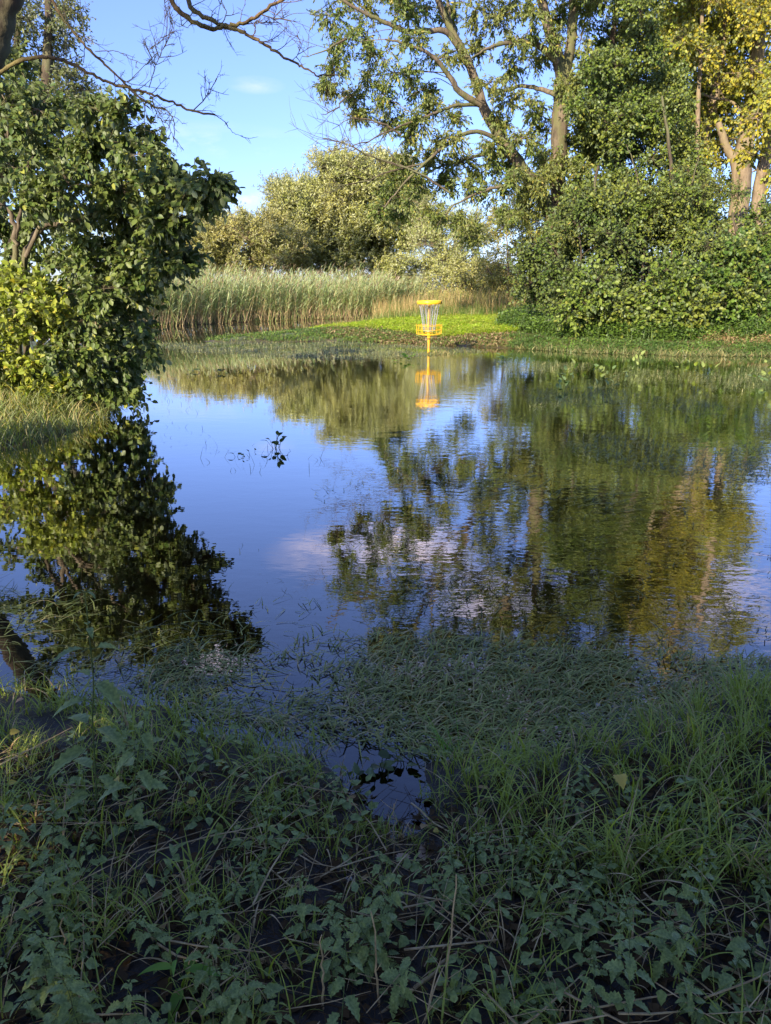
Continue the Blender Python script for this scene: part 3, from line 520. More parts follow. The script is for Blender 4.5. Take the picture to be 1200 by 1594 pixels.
ashb += autoblobs(r, [(520, -10), (560, -120), (620, -260), (700, -390), (830, -430), (960, -380), (1000, -200), (980, 0)], 24, 62, 30, 2.2)
ashroot = tree('ash_tree', 'tall forked ash with one trunk leaning far left over the water', 'tree', ab, ash_stems, ashb, M['ash'], M['bark'], 71, nb=9, ntw=9, nl=12, tw=.32, LL=.105, LW=.04, droop=.75, up=-.05, tr=.005, limb_r=.016, nup=.3)
def bare_twigs(mbx, r, path, n, L, rad, up=0.0, gen=2, dirs=None):
    for _ in range(n):
        j = int(len(path)*(.25 + .7*r.random())); j = min(j, len(path)-2); s0 = path[j]; T = unit(path[j+1]-path[j])
        d = unit(T*.8 + rdir(r, 1)[0]*.9*np.array([1, .5, 1]) + [0, 0, up]); ln = L*(.4 + .9*r.random()); pts = [s0]; dd = d
        for k in range(4): dd = unit(dd + rdir(r, 1)[0]*.22 + [0, 0, .06]); pts.append(pts[-1] + dd*ln/4)
        q = smooth_path(pts, 3); tube(mbx, q, np.linspace(rad, rad*.35, len(q)), 4, cap=False)
        if gen > 1: bare_twigs(mbx, r, q, 3, ln*.5, rad*.6, up, gen-1)
mb = MB(); r = np.random.default_rng(5)
for path, n_ in ((pw(22.8, (700, 300), (650, 268), (610, 255), (570, 240), (540, 225), (505, 215)), 12), (pw(22.5, (640, 190), (600, 205), (560, 225), (500, 240)), 9), (pw(22.5, (625, 210), (590, 190), (550, 185), (520, 200)), 8), (pw(23, (660, 255), (610, 265), (560, 285), (520, 290)), 8), (pw(22.6, (540, 150), (520, 170), (500, 180)), 4), (pw(22.6, (540, 60), (500, 80), (470, 90)), 5)):
    q, _ = stem(mb, path, .03, .008, 5, 4, 0, 3, .02); bare_twigs(mb, r, q, n_, 1.1, .009, .02)
mb.build('dead_twigs', M['bark_dark'], ashroot, ab)

# ------------------------------------------------------------------ alders, poplars on the right bank
AG = 'round leaved trees crowding the right bank'
alk = dict(nb=9, ntw=9, nl=10, tw=.42, LL=.08, LW=.065, droop=.15, up=.0, tr=.005, ovate=True, limb_r=.014, nup=.8)
def alder(label, px, Y, stems, blobs, seed, **kw):
    b_ = gbase(px, Y); k = dict(alk); k.update(kw); lm = k.pop('lm', M['alder']); bk = k.pop('bk', M['bark_dark'])
    return tree(k.pop('name', 'alder_tree'), label, 'tree', b_, [([b_] + s[0], s[1], s[2]) for s in stems], blobs, lm, bk, seed, k.pop('group', AG), **k)
r = np.random.default_rng(80)
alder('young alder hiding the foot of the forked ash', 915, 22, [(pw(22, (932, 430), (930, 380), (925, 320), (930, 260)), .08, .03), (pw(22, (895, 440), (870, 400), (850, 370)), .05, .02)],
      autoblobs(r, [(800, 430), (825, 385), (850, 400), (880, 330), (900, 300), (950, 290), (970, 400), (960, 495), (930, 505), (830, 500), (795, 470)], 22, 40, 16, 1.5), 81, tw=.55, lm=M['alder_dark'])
alder('broad dark alder at the middle of the right bank', 1045, 22.5, [(pw(22.5, (1052, 420), (1056, 360), (1050, 300), (1040, 220), (1030, 150)), .10, .03), (pw(22.5, (1010, 420), (985, 340), (970, 280)), .07, .02), (pw(22.6, (1085, 430), (1105, 370), (1120, 330)), .06, .02)],
      autoblobs(r, [(930, 380), (950, 320), (985, 300), (1010, 325), (1050, 290), (1090, 330), (1120, 330), (1120, 385), (1070, 370), (1000, 385)], 22.5, 34, 16, 1.5) + autoblobs(r, [(960, 400), (1120, 400), (1110, 500), (960, 500)], 23.5, 7, 19, .8), 82, tw=.52)
alder('leaning alder at the right edge of the photo', 1170, 21, [(pw(21, (1160, 440), (1150, 390), (1140, 330)), .07, .03), (pw(21, (1195, 430), (1215, 360), (1220, 300)), .08, .03)],
      autoblobs(r, [(1090, 380), (1110, 330), (1150, 350), (1190, 300), (1260, 320), (1280, 480), (1190, 505), (1120, 440)], 21, 36, 16, 1.6), 83, tw=.55)
alder('ragged willow shoots poking out of the alder thicket top', 1010, 21.8, [(pw(21.8, (1000, 430), (1005, 340), (990, 270), (975, 225)), .05, .01), (pw(21.6, (1040, 430), (1050, 360), (1075, 290), (1090, 240)), .05, .01), (pw(21.4, (900, 470), (905, 400), (895, 330)), .04, .01)],
      [blob(x, y, rx, ry, 21.7) for x, y, rx, ry in ((975, 300, 8, 16), (990, 330, 10, 16), (1092, 300, 8, 16), (1078, 320, 10, 14), (1120, 300, 8, 14), (1050, 330, 12, 14), (1150, 300, 10, 14), (900, 330, 9, 14), (880, 360, 9, 12), (1005, 320, 10, 12), (950, 380, 12, 8), (1100, 380, 12, 8), (1020, 300, 7, 12), (1060, 280, 7, 10))], 88, lm=M['ash'], nb=6, ntw=7, nl=9, tw=.5, LL=.1, LW=.035, ovate=False, name='willow_shrub')
alder('tall slender alder filling the gap right of the ash', 985, 25, [(pw(25, (975, 400), (965, 300), (955, 200), (950, 100), (960, 0), (965, -150), (970, -280)), .15, .04)],
      autoblobs(r, [(895, 330), (900, 200), (905, 130), (940, 40), (990, -20), (1020, 40), (1060, 120), (1075, 210), (1080, 290), (1000, 310), (950, 340)], 24.3, 84, 17, 1.6) + autoblobs(r, [(900, -20), (920, -160), (980, -320), (1060, -280), (1080, -120), (1060, 0)], 25, 26, 28, 1.8), 84)
alder('low alder spray reaching over the water below the ash', 935, 20, [(pw(20, (940, 500), (932, 465), (925, 440)), .03, .01)],
      [blob(x, y, rx, ry, 19.6) for x, y, rx, ry in ((900, 470, 18, 12), (925, 455, 20, 14), (945, 470, 20, 14), (965, 485, 17, 12), (890, 485, 14, 8), (930, 435, 14, 12))], 85, nb=9, ntw=8, LL=.1, LW=.08, tw=.5)
alder('low pale alder spray over the water at middle right', 1050, 20, [(pw(20, (1050, 480), (1060, 450), (1050, 430)), .03, .01)],
      [blob(x, y, rx, ry, 19.4) for x, y, rx, ry in ((1020, 460, 20, 14), (1045, 445, 20, 13), (1070, 470, 22, 16), (1050, 490, 20, 12), (1090, 490, 17, 13), (1010, 485, 17, 11), (1070, 430, 16, 12), (1030, 420, 14, 10))], 86, nb=9, ntw=8, LL=.1, LW=.08, tw=.5)
alder('bright lower right alder with sprays touching the herbs', 1165, 20, [(pw(20, (1160, 460), (1165, 430), (1170, 400)), .03, .01)],
      [blob(x, y, rx, ry, 19.6) for x, y, rx, ry in ((1130, 440, 18, 14), (1160, 430, 20, 18), (1190, 450, 20, 18), (1140, 475, 20, 14), (1175, 485, 20, 14), (1200, 490, 18, 14), (1120, 410, 16, 14), (1180, 400, 20, 16), (1150, 385, 18, 14))], 87, nb=8, ntw=7, LL=.1, LW=.085, lm=M['herb'])
PG = 'tall yellowing poplars at the far right'
pk = dict(name='poplar_tree', group=PG, lm=M['poplar'], bk=M['bark_tan'], ovate=True, LL=.11, LW=.08, tw=.5, droop=.5, nb=7, ntw=7, nl=8, nup=.4)
alder('thick pale trunked poplar nearest the right edge', 1140, 28, [(pw(28, (1150, 330), (1155, 260), (1165, 190), (1178, 90), (1185, 0), (1190, -150), (1200, -300)), .36, .12), (pw(28, (1148, 290), (1128, 225), (1118, 190)), .2, .1), (pw(28, (1160, 200), (1100, 150), (1060, 140)), .07, .02)],
      autoblobs(r, [(1100, 290), (1090, 130), (1130, -20), (1220, -40), (1260, 100), (1250, 300), (1180, 300)], 29.3, 44, 20, .8) + autoblobs(r, [(1130, 150), (1150, -20), (1220, -40), (1260, 100), (1200, 160)], 27.3, 12, 16, .6) + autoblobs(r, [(1120, -30), (1130, -200), (1200, -400), (1330, -350), (1320, 0)], 28, 34, 36, 2), 91, **pk)
alder('slanting pale poplar with yellow leaves, left of the thick one', 1075, 29, [(pw(29, (1080, 300), (1098, 210), (1114, 140), (1124, 60), (1130, -20), (1120, -150), (1110, -260)), .24, .08), (pw(29, (1108, 160), (1098, 110), (1100, 60)), .1, .04)],
      autoblobs(r, [(1010, 130), (1020, -20), (1100, -50), (1160, -10), (1150, 120), (1130, 240), (1040, 230)], 30, 60, 20, .8) + autoblobs(r, [(1000, 260), (1000, 60), (1080, 60), (1100, 280)], 28, 16, 17, .8) + autoblobs(r, [(1010, 110), (1040, -20), (1100, -50), (1150, 0), (1110, 90)], 28.3, 10, 16, .5) + autoblobs(r, [(1020, -30), (1040, -200), (1090, -340), (1150, -200), (1150, -30)], 29, 22, 32, 2), 92, **pk)
alder('thin orange barked poplar stem between the alder and the slanting poplar', 1082, 27, [(pw(27, (1083, 300), (1085, 190), (1090, 90), (1094, 0), (1096, -100)), .10, .04)],
      autoblobs(r, [(1040, 100), (1060, 10), (1100, -60), (1120, 10), (1110, 90)], 27, 12, 18, 1), 93, **pk)
alder('crooked dark barked poplar cut off by the right edge', 1200, 24, [(pw(24, (1180, 380), (1182, 300), (1192, 240), (1200, 190), (1215, 90), (1225, -60)), .24, .1)],
      autoblobs(r, [(1170, 260), (1180, 140), (1230, 60), (1290, 100), (1290, 260)], 24, 14, 20, 1), 94, **pk)

# ------------------------------------------------------------------ left bank: hazel, bush, leaning tree with dead branches
hb = np.array([P(30, 600, 10.2)[0], 10.2, .25])
r = np.random.default_rng(100); hz = []
for px, py, rx, ry, Y in ((10, 150, 30, 26, 9.6), (60, 160, 26, 20, 9.6), (-20, 220, 40, 35, 9), (0, 320, 30, 26, 9.5), (10, 380, 40, 30, 9.8), (20, 190, 40, 35, 9.6), (70, 200, 40, 32, 9.3), (30, 150, 30, 25, 10), (110, 235, 35, 28, 8.8), (150, 225, 35, 25, 8.5), (185, 195, 26, 18, 8.2), (208, 175, 18, 13, 8), (215, 215, 24, 13, 8), (175, 250, 30, 20, 8.4), (225, 240, 20, 12, 8), (20, 260, 35, 30, 8.2), (60, 270, 35, 25, 7.9), (30, 300, 30, 22, 7.6), (75, 305, 30, 20, 7.7), (110, 290, 30, 22, 8), (150, 290, 32, 22, 8.2), (195, 290, 30, 20, 8.1), (235, 290, 25, 18, 7.9), (265, 275, 18, 13, 7.6), (285, 290, 18, 10, 7.4), (305, 300, 16, 9, 7.3), (325, 285, 13, 7, 7.1), (338, 277, 8, 5, 7.0), (270, 262, 10, 10, 7.6), (270, 315, 25, 12, 7.8), (255, 340, 28, 15, 8), (290, 335, 16, 10, 7.8), (215, 330, 30, 18, 8.3), (165, 335, 30, 18, 8.4), (120, 340, 28, 14, 8.6), (240, 370, 30, 15, 8.4), (280, 365, 16, 10, 8.0), (195, 370, 30, 16, 8.7), (145, 375, 26, 16, 8.8), (60, 350, 26, 20, 9.6), (20, 350, 26, 24, 9.8), (235, 400, 28, 12, 8.2), (275, 408, 18, 9, 7.7), (300, 402, 12, 6, 7.4), (190, 410, 30, 14, 8.3), (140, 415, 28, 16, 8.3), (95, 395, 26, 16, 8.6),
                      (250, 425, 20, 8, 7.8), (215, 440, 26, 12, 8), (170, 450, 28, 16, 8), (125, 455, 26, 18, 8.2), (225, 470, 22, 10, 8.4), (185, 485, 28, 14, 8.4), (140, 495, 28, 18, 8.3), (95, 490, 28, 20, 8.6), (230, 510, 18, 8, 8.2), (210, 530, 24, 10, 8.2), (245, 535, 14, 6, 8), (175, 530, 28, 15, 8.4), (130, 540, 28, 18, 8.4), (85, 540, 28, 18, 8.5), (195, 560, 26, 12, 8.4), (222, 565, 16, 8, 8.3), (195, 590, 20, 10, 8.5), (150, 575, 28, 14, 8.5), (105, 580, 28, 16, 8.5), (165, 605, 22, 10, 8.6), (200, 610, 12, 6, 8.4), (60, 575, 26, 16, 8.4), (130, 610, 26, 12, 8.6), (90, 620, 26, 10, 8.5), (225, 350, 40, 30, 9.6), (170, 400, 50, 30, 9.8), (190, 300, 40, 30, 9.6), (110, 380, 40, 30, 10), (230, 420, 30, 20, 9.6), (150, 470, 45, 25, 9.8), (60, 420, 40, 30, 10), (130, 260, 40, 30, 9.8), (250, 380, 26, 18, 9.2), (20, 140, 34, 24, 10), (60, 170, 34, 28, 9.8), (100, 200, 30, 26, 9.6), (10, 200, 36, 34, 9.9), (50, 235, 40, 36, 9.7), (100, 255, 34, 28, 9.5), (20, 280, 40, 36, 9.8), (75, 330, 36, 26, 9.7), (0, 240, 34, 34, 9.2), (140, 215, 24, 20, 9.0), (45, 200, 30, 26, 8.8), (-10, 420, 40, 34, 10), (150, 170, 16, 12, 8.8), (-70, 150, 50, 40, 9.6), (-80, 250, 50, 44, 9.4), (-70, 340, 50, 40, 9.6), (-80, 440, 50, 40, 9.4), (-150, 200, 60, 60, 10), (-150, 330, 60, 60, 10), (-150, 460, 60, 50, 10), (-60, 540, 50, 36, 9.6), (-40, 90, 40, 28, 10), (20, 100, 30, 20, 10)):
    hz.append(blob(px - (20 if px > 200 and py > 300 else 8 if px > 150 else 0), py, rx*.82, ry*.66, Y + 1.0 + r.normal()*.25))
tree('hazel_tree', 'dark large leaved hazel leaning out from the left bank', 'tree', hb,
     [([hb] + pw(9.8, (25, 470), (24, 415), (24, 370), (15, 325)), .055, .03), (pw(9.8, (24, 372), (30, 335), (40, 300), (45, 250)), .028, .015), ([hb + [.1, .1, 0]] + pw(10, (35, 430), (60, 360), (100, 345), (150, 338), (210, 320), (270, 300), (325, 282, -1.2)), .05, .008),
      ([hb + [.0, .1, 0]] + pw(9.9, (80, 500), (120, 440), (180, 425), (240, 415), (290, 403)), .045, .008), (pw(9.8, (40, 400), (90, 300), (150, 240), (200, 190)), .03, .008), ([hb + [.1, 0, 0]] + pw(9.8, (110, 580), (160, 560), (220, 540)), .03, .008), ([hb] + pw(10.4, (-10, 450), (-5, 330), (10, 230), (20, 160)), .05, .012)],
     hz, M['hazel'], M['bark'], 101, nb=6, ntw=8, nl=9, tw=.25, LL=.078, LW=.053, droop=.6, up=.0, tr=.0024, ovate=True, limb_r=.010, nup=1.1, spread=.6, wind=(.06, 0, 0))
bb = np.array([P(10, 620, 9.3)[0], 9.5, .3])
tree('bright_bush', 'sunlit yellow green bush in front of the hazel at the left edge', 'bush', bb,
     [([bb] + pw(9.2, (20, 540), (30, 480), (35, 440)), .02, .008), ([bb + [.05, 0, 0]] + pw(9.2, (50, 560), (70, 500), (80, 460)), .02, .008), ([bb] + pw(9.2, (-10, 520), (-10, 460)), .02, .008)],
     [blob(x, y, rx, ry, Y + 1.8) for x, y, rx, ry, Y in ((0, 450, 24, 18, 7.4), (35, 435, 22, 14, 7.3), (65, 450, 20, 14, 7.3), (20, 480, 26, 18, 7.2), (60, 485, 24, 16, 7.2), (90, 480, 16, 10, 7.2), (10, 520, 26, 18, 7.3), (50, 525, 26, 16, 7.3), (0, 560, 26, 18, 7.4), (45, 565, 24, 16, 7.4), (85, 520, 16, 12, 7.4), (10, 600, 26, 16, 7.5), (60, 605, 24, 14, 7.5), (100, 600, 18, 12, 7.6), (-30, 500, 26, 26, 7.4), (-30, 580, 26, 26, 7.5), (120, 625, 16, 8, 7.6))],
     M['bush'], M['bark_tan'], 102, nb=8, ntw=7, nl=7, tw=.16, LL=.08, LW=.05, droop=.1, up=.25, tr=.0018, ovate=True, limb_r=.008, nup=.8)
sb = gbase(30, 30)
tree('willow_tree', 'airy small leaved willow behind the leaning trunk at top left', 'tree', sb, [([sb] + pw(30, (40, 300), (70, 150), (75, 50), (80, -60), (90, -200)), .26, .08), ([sb] + pw(30, (0, 300), (20, 150), (30, 0), (40, -150)), .2, .06)],
     [blob(x, y, rx, ry, 30 + r.normal()*1) for x, y, rx, ry in ((40, 30, 30, 26), (80, 20, 22, 22), (95, 50, 20, 16), (60, 80, 30, 24), (85, 110, 24, 20), (110, 130, 18, 14), (60, 140, 32, 24), (100, 165, 22, 18), (130, 150, 16, 12), (20, 110, 26, 26), (70, 190, 30, 20), (20, 60, 24, 26), (10, 160, 26, 22), (120, 185, 20, 14), (105, 20, 12, 10), (50, -30, 40, 26), (90, -60, 30, 26), (20, -100, 50, 36), (80, -130, 40, 30), (40, -190, 50, 36), (-30, 60, 30, 60), (150, 175, 14, 10))],
     M['smallleaf'], M['bark_dark'], 103, nb=8, ntw=9, nl=10, tw=.6, LL=.15, LW=.065, droop=.3, tr=.006, limb_r=.02)
lb = np.array([-4.6, 6.6, .1])
root = empty('leaning_tree', lb, label='thick leaning trunk at the top left corner with bare crooked dead branches', cat='tree')
tbm = MB()
q0, r0_ = stem(tbm, [lb] + pw(6.8, (-100, 420), (-50, 240), (-22, 120), (0, 40), (26, -40), (70, -160), (140, -330), (240, -470)), .12, .08, 12, 6, .05, 3, .01)
tbm.build('trunk', M['bark_dark'], root, lb, True)
r = np.random.default_rng(110)
for k, (path, a, b_, nt_, L_) in enumerate((
        (pw(6.6, (-8, 118), (30, 95), (60, 90), (90, 92), (120, 104), (150, 120), (182, 133), (212, 140), (240, 148), (270, 160), (300, 173), (335, 178)), .030, .010, 7, .32),
        (pw(6.6, (300, 173), (318, 155), (328, 140), (337, 122)), .009, .003, 5, .12), (pw(6.6, (333, 178), (350, 190), (362, 206), (378, 213)), .007, .002, 2, .1),
        (pw(6.5, (200, 138), (222, 155), (240, 166), (262, 174), (271, 192), (270, 222)), .013, .004, 6, .16), (pw(6.6, (236, 150), (245, 180), (262, 195), (270, 216)), .008, .003, 4, .12),
        (pw(6.7, (40, -62), (62, -40), (82, 0), (105, 38), (130, 68), (160, 96), (186, 122), (215, 150), (232, 163), (258, 170)), .024, .008, 5, .3),
        (pw(6.6, (232, 137), (240, 110), (250, 85), (262, 60), (268, 35)), .006, .002, 10, .2), (pw(6.6, (200, 128), (222, 105), (236, 90), (232, 78), (250, 60), (258, 20), (255, -10)), .006, .002, 7, .16),
        (pw(6.6, (148, 80), (180, 80), (200, 90), (225, 100), (235, 100)), .006, .002, 3, .1), (pw(6.6, (130, 98), (132, 60), (126, 20), (125, -10)), .006, .004, 2, .1), (pw(6.6, (102, 90), (104, 50), (98, 0)), .005, .003, 3, .1),
        (pw(6.2, (150, -330), (200, -160), (235, -60), (262, -8), (285, 24), (325, 45), (352, 42), (378, 36), (405, 22), (440, 0), (480, -30)), .045, .012, 6, .3),
        (pw(6.2, (150, -330), (230, -140), (270, -50), (288, -5), (310, 22), (345, 38), (375, 50), (400, 62), (425, 78), (450, 93), (475, 107), (492, 116), (525, 118)), .040, .006, 5, .22),
        (pw(6.2, (345, 38), (352, 20), (345, 0), (350, -30)), .007, .003, 2, .1), (pw(6.2, (392, 60), (398, 46), (396, 36), (405, 30)), .008, .004, 2, .06), (pw(6.2, (372, 38), (400, 36), (420, 34), (438, 38)), .007, .003, 4, .08), (pw(6.2, (452, 96), (464, 84), (467, 64)), .006, .002, 3, .1), (pw(6.2, (262, 10), (270, 35), (290, 42), (300, 35)), .005, .002, 2, .1), (pw(6.2, (330, 44), (330, 20), (345, 5)), .006, .002, 2, .1),
        (pw(6.2, (405, 22), (430, 30), (470, 20), (520, 35)), .006, .002, 5, .15))):
    mbx = MB(); q, _ = stem(mbx, path, a*.52, b_*.7, 7 if a > .012 else 5, 6, .14, k, wob=a*.10 + .002)
    bare_twigs(mbx, r, q, int(nt_*1.7), L_, .0032, .02, 3 if nt_ > 3 else 2); mbx.build('branch', M['bark_lichen'] if k in (0, 1, 5, 11, 12, 13, 14, 16) else M['bark_dark'], root, lb, True)

# trees behind the photographer that shade the near shore; the slim one is added to shade the hazel
sh = np.random.default_rng(120)
for k, (x, y, h, R_, lab) in enumerate(((-8.7, -6.2, 11.0, 1.2, 'slim unseen tree added behind the camera to shade the hazel, far out on the left'), (-2.6, -6.0, 9.0, 3.0, 'leafy tree behind the camera, the left one of three close together'), (1.8, -6.5, 9.6, 3.4, 'tallest leafy tree behind the camera, the middle one of three'), (6.0, -5.0, 9.0, 3.2, 'leafy tree behind the camera, the right one of three'))):
    b_ = np.array([x, y, .05]); bl = []
    for _ in range(60 if k < 2 else 50):
        d = rdir(sh, 1)[0]; bl.append((b_ + [0, .8, h*.54] + d*np.array([R_, R_, h*.42])*(.3 + .65*sh.random()), (1.1, 1.1, 1.0)))
    for _ in range(2 if k else 0): bl.append((b_ + [sh.normal()*1.3, 3.4 + sh.random()*2.8, 4.6 + 1.6*sh.random()], (1.0, 1.0, .7)))
    tree('shade_tree', lab, 'tree', b_, [([b_, b_ + [.1, 0, h*.4], b_ + [0, .1, h*.8]], .18, .04), ([b_ + [0, 0, h*.35], b_ + [.2, 2.4, 4.6], b_ + [0, 5.5, 5.6]], .07, .02)], bl, M['ash'], M['bark'], 130+k, 'trees behind the photographer', nb=9, ntw=8, nl=8, tw=.55, LL=.17, LW=.11, tr=.005)

# ------------------------------------------------------------------ disc golf basket
def basket():
    D = 17.55; bx = P(667, 553, D)[0]; base = np.array([bx, D, float(height(np.array([bx]), np.array([D]))[0]) - .05])
    root = empty('disc_golf_basket', base, .12, label='bright yellow disc golf basket with hanging chains standing in the shallow water', cat='disc golf basket')
    z0 = base[2]
    def build(nm, f, mat, parent=root, smooth=False):
        m_ = MB(); f(m_); return m_.build(nm, mat, parent, (0, 0, z0), smooth)
    def ring(m_, R_, z, rr, n_=40, sides=6, mi=0):
        a = np.arange(n_)*2*pi/n_; q = np.arange(sides)*2*pi/sides
        V = np.stack([(R_ + rr*np.cos(q)[None])*np.cos(a)[:, None], (R_ + rr*np.cos(q)[None])*np.sin(a)[:, None], z + rr*np.sin(q)[None] + 0*a[:, None]], 2)
        i, j = np.meshgrid(np.arange(n_), np.arange(sides), indexing='ij'); i = i.ravel(); j = j.ravel(); m_.add(V, np.stack([i*sides+j, ((i+1) % n_)*sides+j, ((i+1) % n_)*sides+(j+1) % sides, i*sides+(j+1) % sides], 1), mi)
    def wire(m_, a, b_, rr=.0045): tube(m_, [a, b_], [rr, rr], 6)
    build('pole', lambda m_: tube(m_, [(0, 0, z0), (0, 0, 1.16)], [.031, .031], 14), M['yellow_worn'], smooth=True)
    build('collar', lambda m_: (tube(m_, [(0, 0, .35), (0, 0, .47)], [.040, .040], 14)), M['yellow'], smooth=True)
    def band(m_):
        n_ = 48; a = np.arange(n_)*2*pi/n_; prof = [(.285, 1.115), (.285, 1.185), (.279, 1.188), (.275, 1.185), (.275, 1.115), (.279, 1.112)]
        V = np.array([[(R_*cos(t_), R_*sin(t_), z) for R_, z in prof] for t_ in a]); k = len(prof); i, j = np.meshgrid(np.arange(n_), np.arange(k), indexing='ij'); i = i.ravel(); j = j.ravel()
        m_.add(V, np.stack([i*k+j, ((i+1) % n_)*k+j, ((i+1) % n_)*k+(j+1) % k, i*k+(j+1) % k], 1))
    bnd = build('band', band, M['yellow'])
    def marks(m_, part):   # small worn print on the band: a round emblem and a line of letter strokes
        def patch(a0, a1, za, zb, R_=.2875):
            k = 4; aa = np.linspace(a0, a1, k); V = [(R_*cos(a), R_*sin(a), z) for a in aa for z in (za, zb)]; m_.add(V, [[2*i, 2*i+2, 2*i+3, 2*i+1] for i in range(k-1)])
        c0 = -pi/2 - .12 - .5
        if part == 0:
            patch(c0 - .05, c0 + .05, 1.136, 1.164); return
        for i in range(9): a = c0 + .13 + i*.062; patch(a, a + .04, 1.143 + .002*(i % 2), 1.151 + .004*((i*7) % 3 == 0))
    build('emblem', lambda m_: marks(m_, 0), M['ink'], bnd); build('lettering', lambda m_: marks(m_, 1), M['ink'], bnd)
    def plate(m_):
        a0 = -.42; V = [(.2885*cos(a), .2885*sin(a), z) for a in (a0 - .12, a0, a0 + .12) for z in (1.125, 1.172)]; m_.add(V, [[0, 2, 3, 1], [2, 4, 5, 3]])
    build('number_plate', plate, M['darkplate'], bnd)
    build('chain_support', lambda m_: (ring(m_, .235, 1.13, .005), ring(m_, .12, 1.13, .005), [wire(m_, (0, 0, 1.135), (.275*cos(a), .275*sin(a), 1.13)) for a in np.arange(6)*pi/3]), M['yellow'])
    def tray(m_):
        ring(m_, .30, .64, .007); ring(m_, .298, .54, .006); ring(m_, .287, .45, .007); ring(m_, .2, .43, .004); ring(m_, .1, .42, .004)
        for k in range(16): a = k*pi/8 + .08; wire(m_, (.287*cos(a), .287*sin(a), .45), (.30*cos(a), .30*sin(a), .64 + (.03 if k % 2 else 0)), .004)
        for k in range(12): a = k*pi/6; wire(m_, (.03*cos(a), .03*sin(a), .42), (.287*cos(a), .287*sin(a), .45), .004)
        ring(m_, .04, .42, .01)
    build('basket_tray', tray, M['yellow'])
    def chain(R0, R1, zt, zb):   # alternating links down a hanging curve
        m_ = MB(); n_ = 22; s = np.linspace(0, 1, n_+1); pts = np.column_stack([R1 + (R0-R1)*(1-s)**1.25, 0*s, zt + (zb-zt)*s])
        for i in range(n_):
            a, b_ = pts[i], pts[i+1]; T = unit(b_-a); c = (a+b_)/2; ln = np.linalg.norm(b_-a)*.72; w = .0075; sd_ = np.array([0, 1., 0]) if i % 2 else unit(np.cross(T, [0, 1., 0]))
            q = np.arange(9)*2*pi/8; lp = [c + T*ln*cos(t_) + sd_*w*sin(t_) for t_ in q]; tube(m_, lp, [.0028]*9, 4, cap=False)
        return m_
    for R0, R1, zt, nn, off in ((.235, .05, 1.125, 12, 0), (.12, .045, 1.125, 6, .3)):
        c0 = None
        for k in range(nn):
            if c0 is None: c0 = chain(R0, R1*2.6 if R0 > .2 else R1, zt, .52).build('chain', M['chain'], root, (0, 0, z0)); o_ = c0
            else: o_ = c0.copy(); COL.objects.link(o_); o_.parent = root
            o_.rotation_euler = (0, 0, off + k*2*pi/nn)
    build('chain_ring', lambda m_: ring(m_, .13, .517, .006), M['chain'])
    # tuft of pale grass caught at the foot of the pole
    r = np.random.default_rng(140); mbx = MB(); k = 160; p = np.column_stack([base[0] + .28 + r.normal(size=k)*.16, D - .1 + r.normal(size=k)*.12, np.zeros(k)])
    blades(mbx, r, p, .12 + .14*r.random(k), .009, r.random(k)*6.3, .3 + .8*r.random(k), .8 + r.random(k), 4)
    tag(mbx.build('grass_tuft', M['fringe'], origin=(base[0] + .28, D - .1, 0)), 'pale grass tuft in the water right of the basket pole', 'grass tuft')
basket()

# ------------------------------------------------------------------ plants with real leaves (near shore and water)
def strips(mb, Pp, D, Nn, L, Wd, ns=9, curl=.5, fold=.25, serr=.0, prof=1.0, mi=0):
    "leaf blades with midrib, droop and toothed edge"
    n_ = len(Pp); D = unit(D); Sd = unit(np.cross(D, Nn)); Nn = np.cross(Sd, D); L = np.broadcast_to(L, (n_,)); Wd = np.broadcast_to(Wd, (n_,)); p = np.array(Pp, float); V = []
    for k in range(ns+1):
        s = k/ns; w = np.sin(pi*min(1, s**.62*prof + .0))**.9 if s < 1 else 0.0
        w = w*(1 - serr*(k % 2)); w = Wd*.5*w + .0003
        V += [p + Sd*w[:, None] + Nn*(w*fold)[:, None], p, p - Sd*w[:, None] + Nn*(w*fold)[:, None]]
        a = curl*s; d_ = unit(D*cos(a) - Nn*sin(a)); p = p + d_*(L/ns)[:, None]
    V = np.stack(V, 1); m_ = 3*(ns+1); i = np.arange(n_)[:, None]*m_
    F = np.concatenate([i + np.array([[3*k, 3*k+1, 3*k+4, 3*k+3]]) for k in range(ns)] + [i + np.array([[3*k+1, 3*k+2, 3*k+5, 3*k+4]]) for k in range(ns)]); mb.add(V, F, mi)
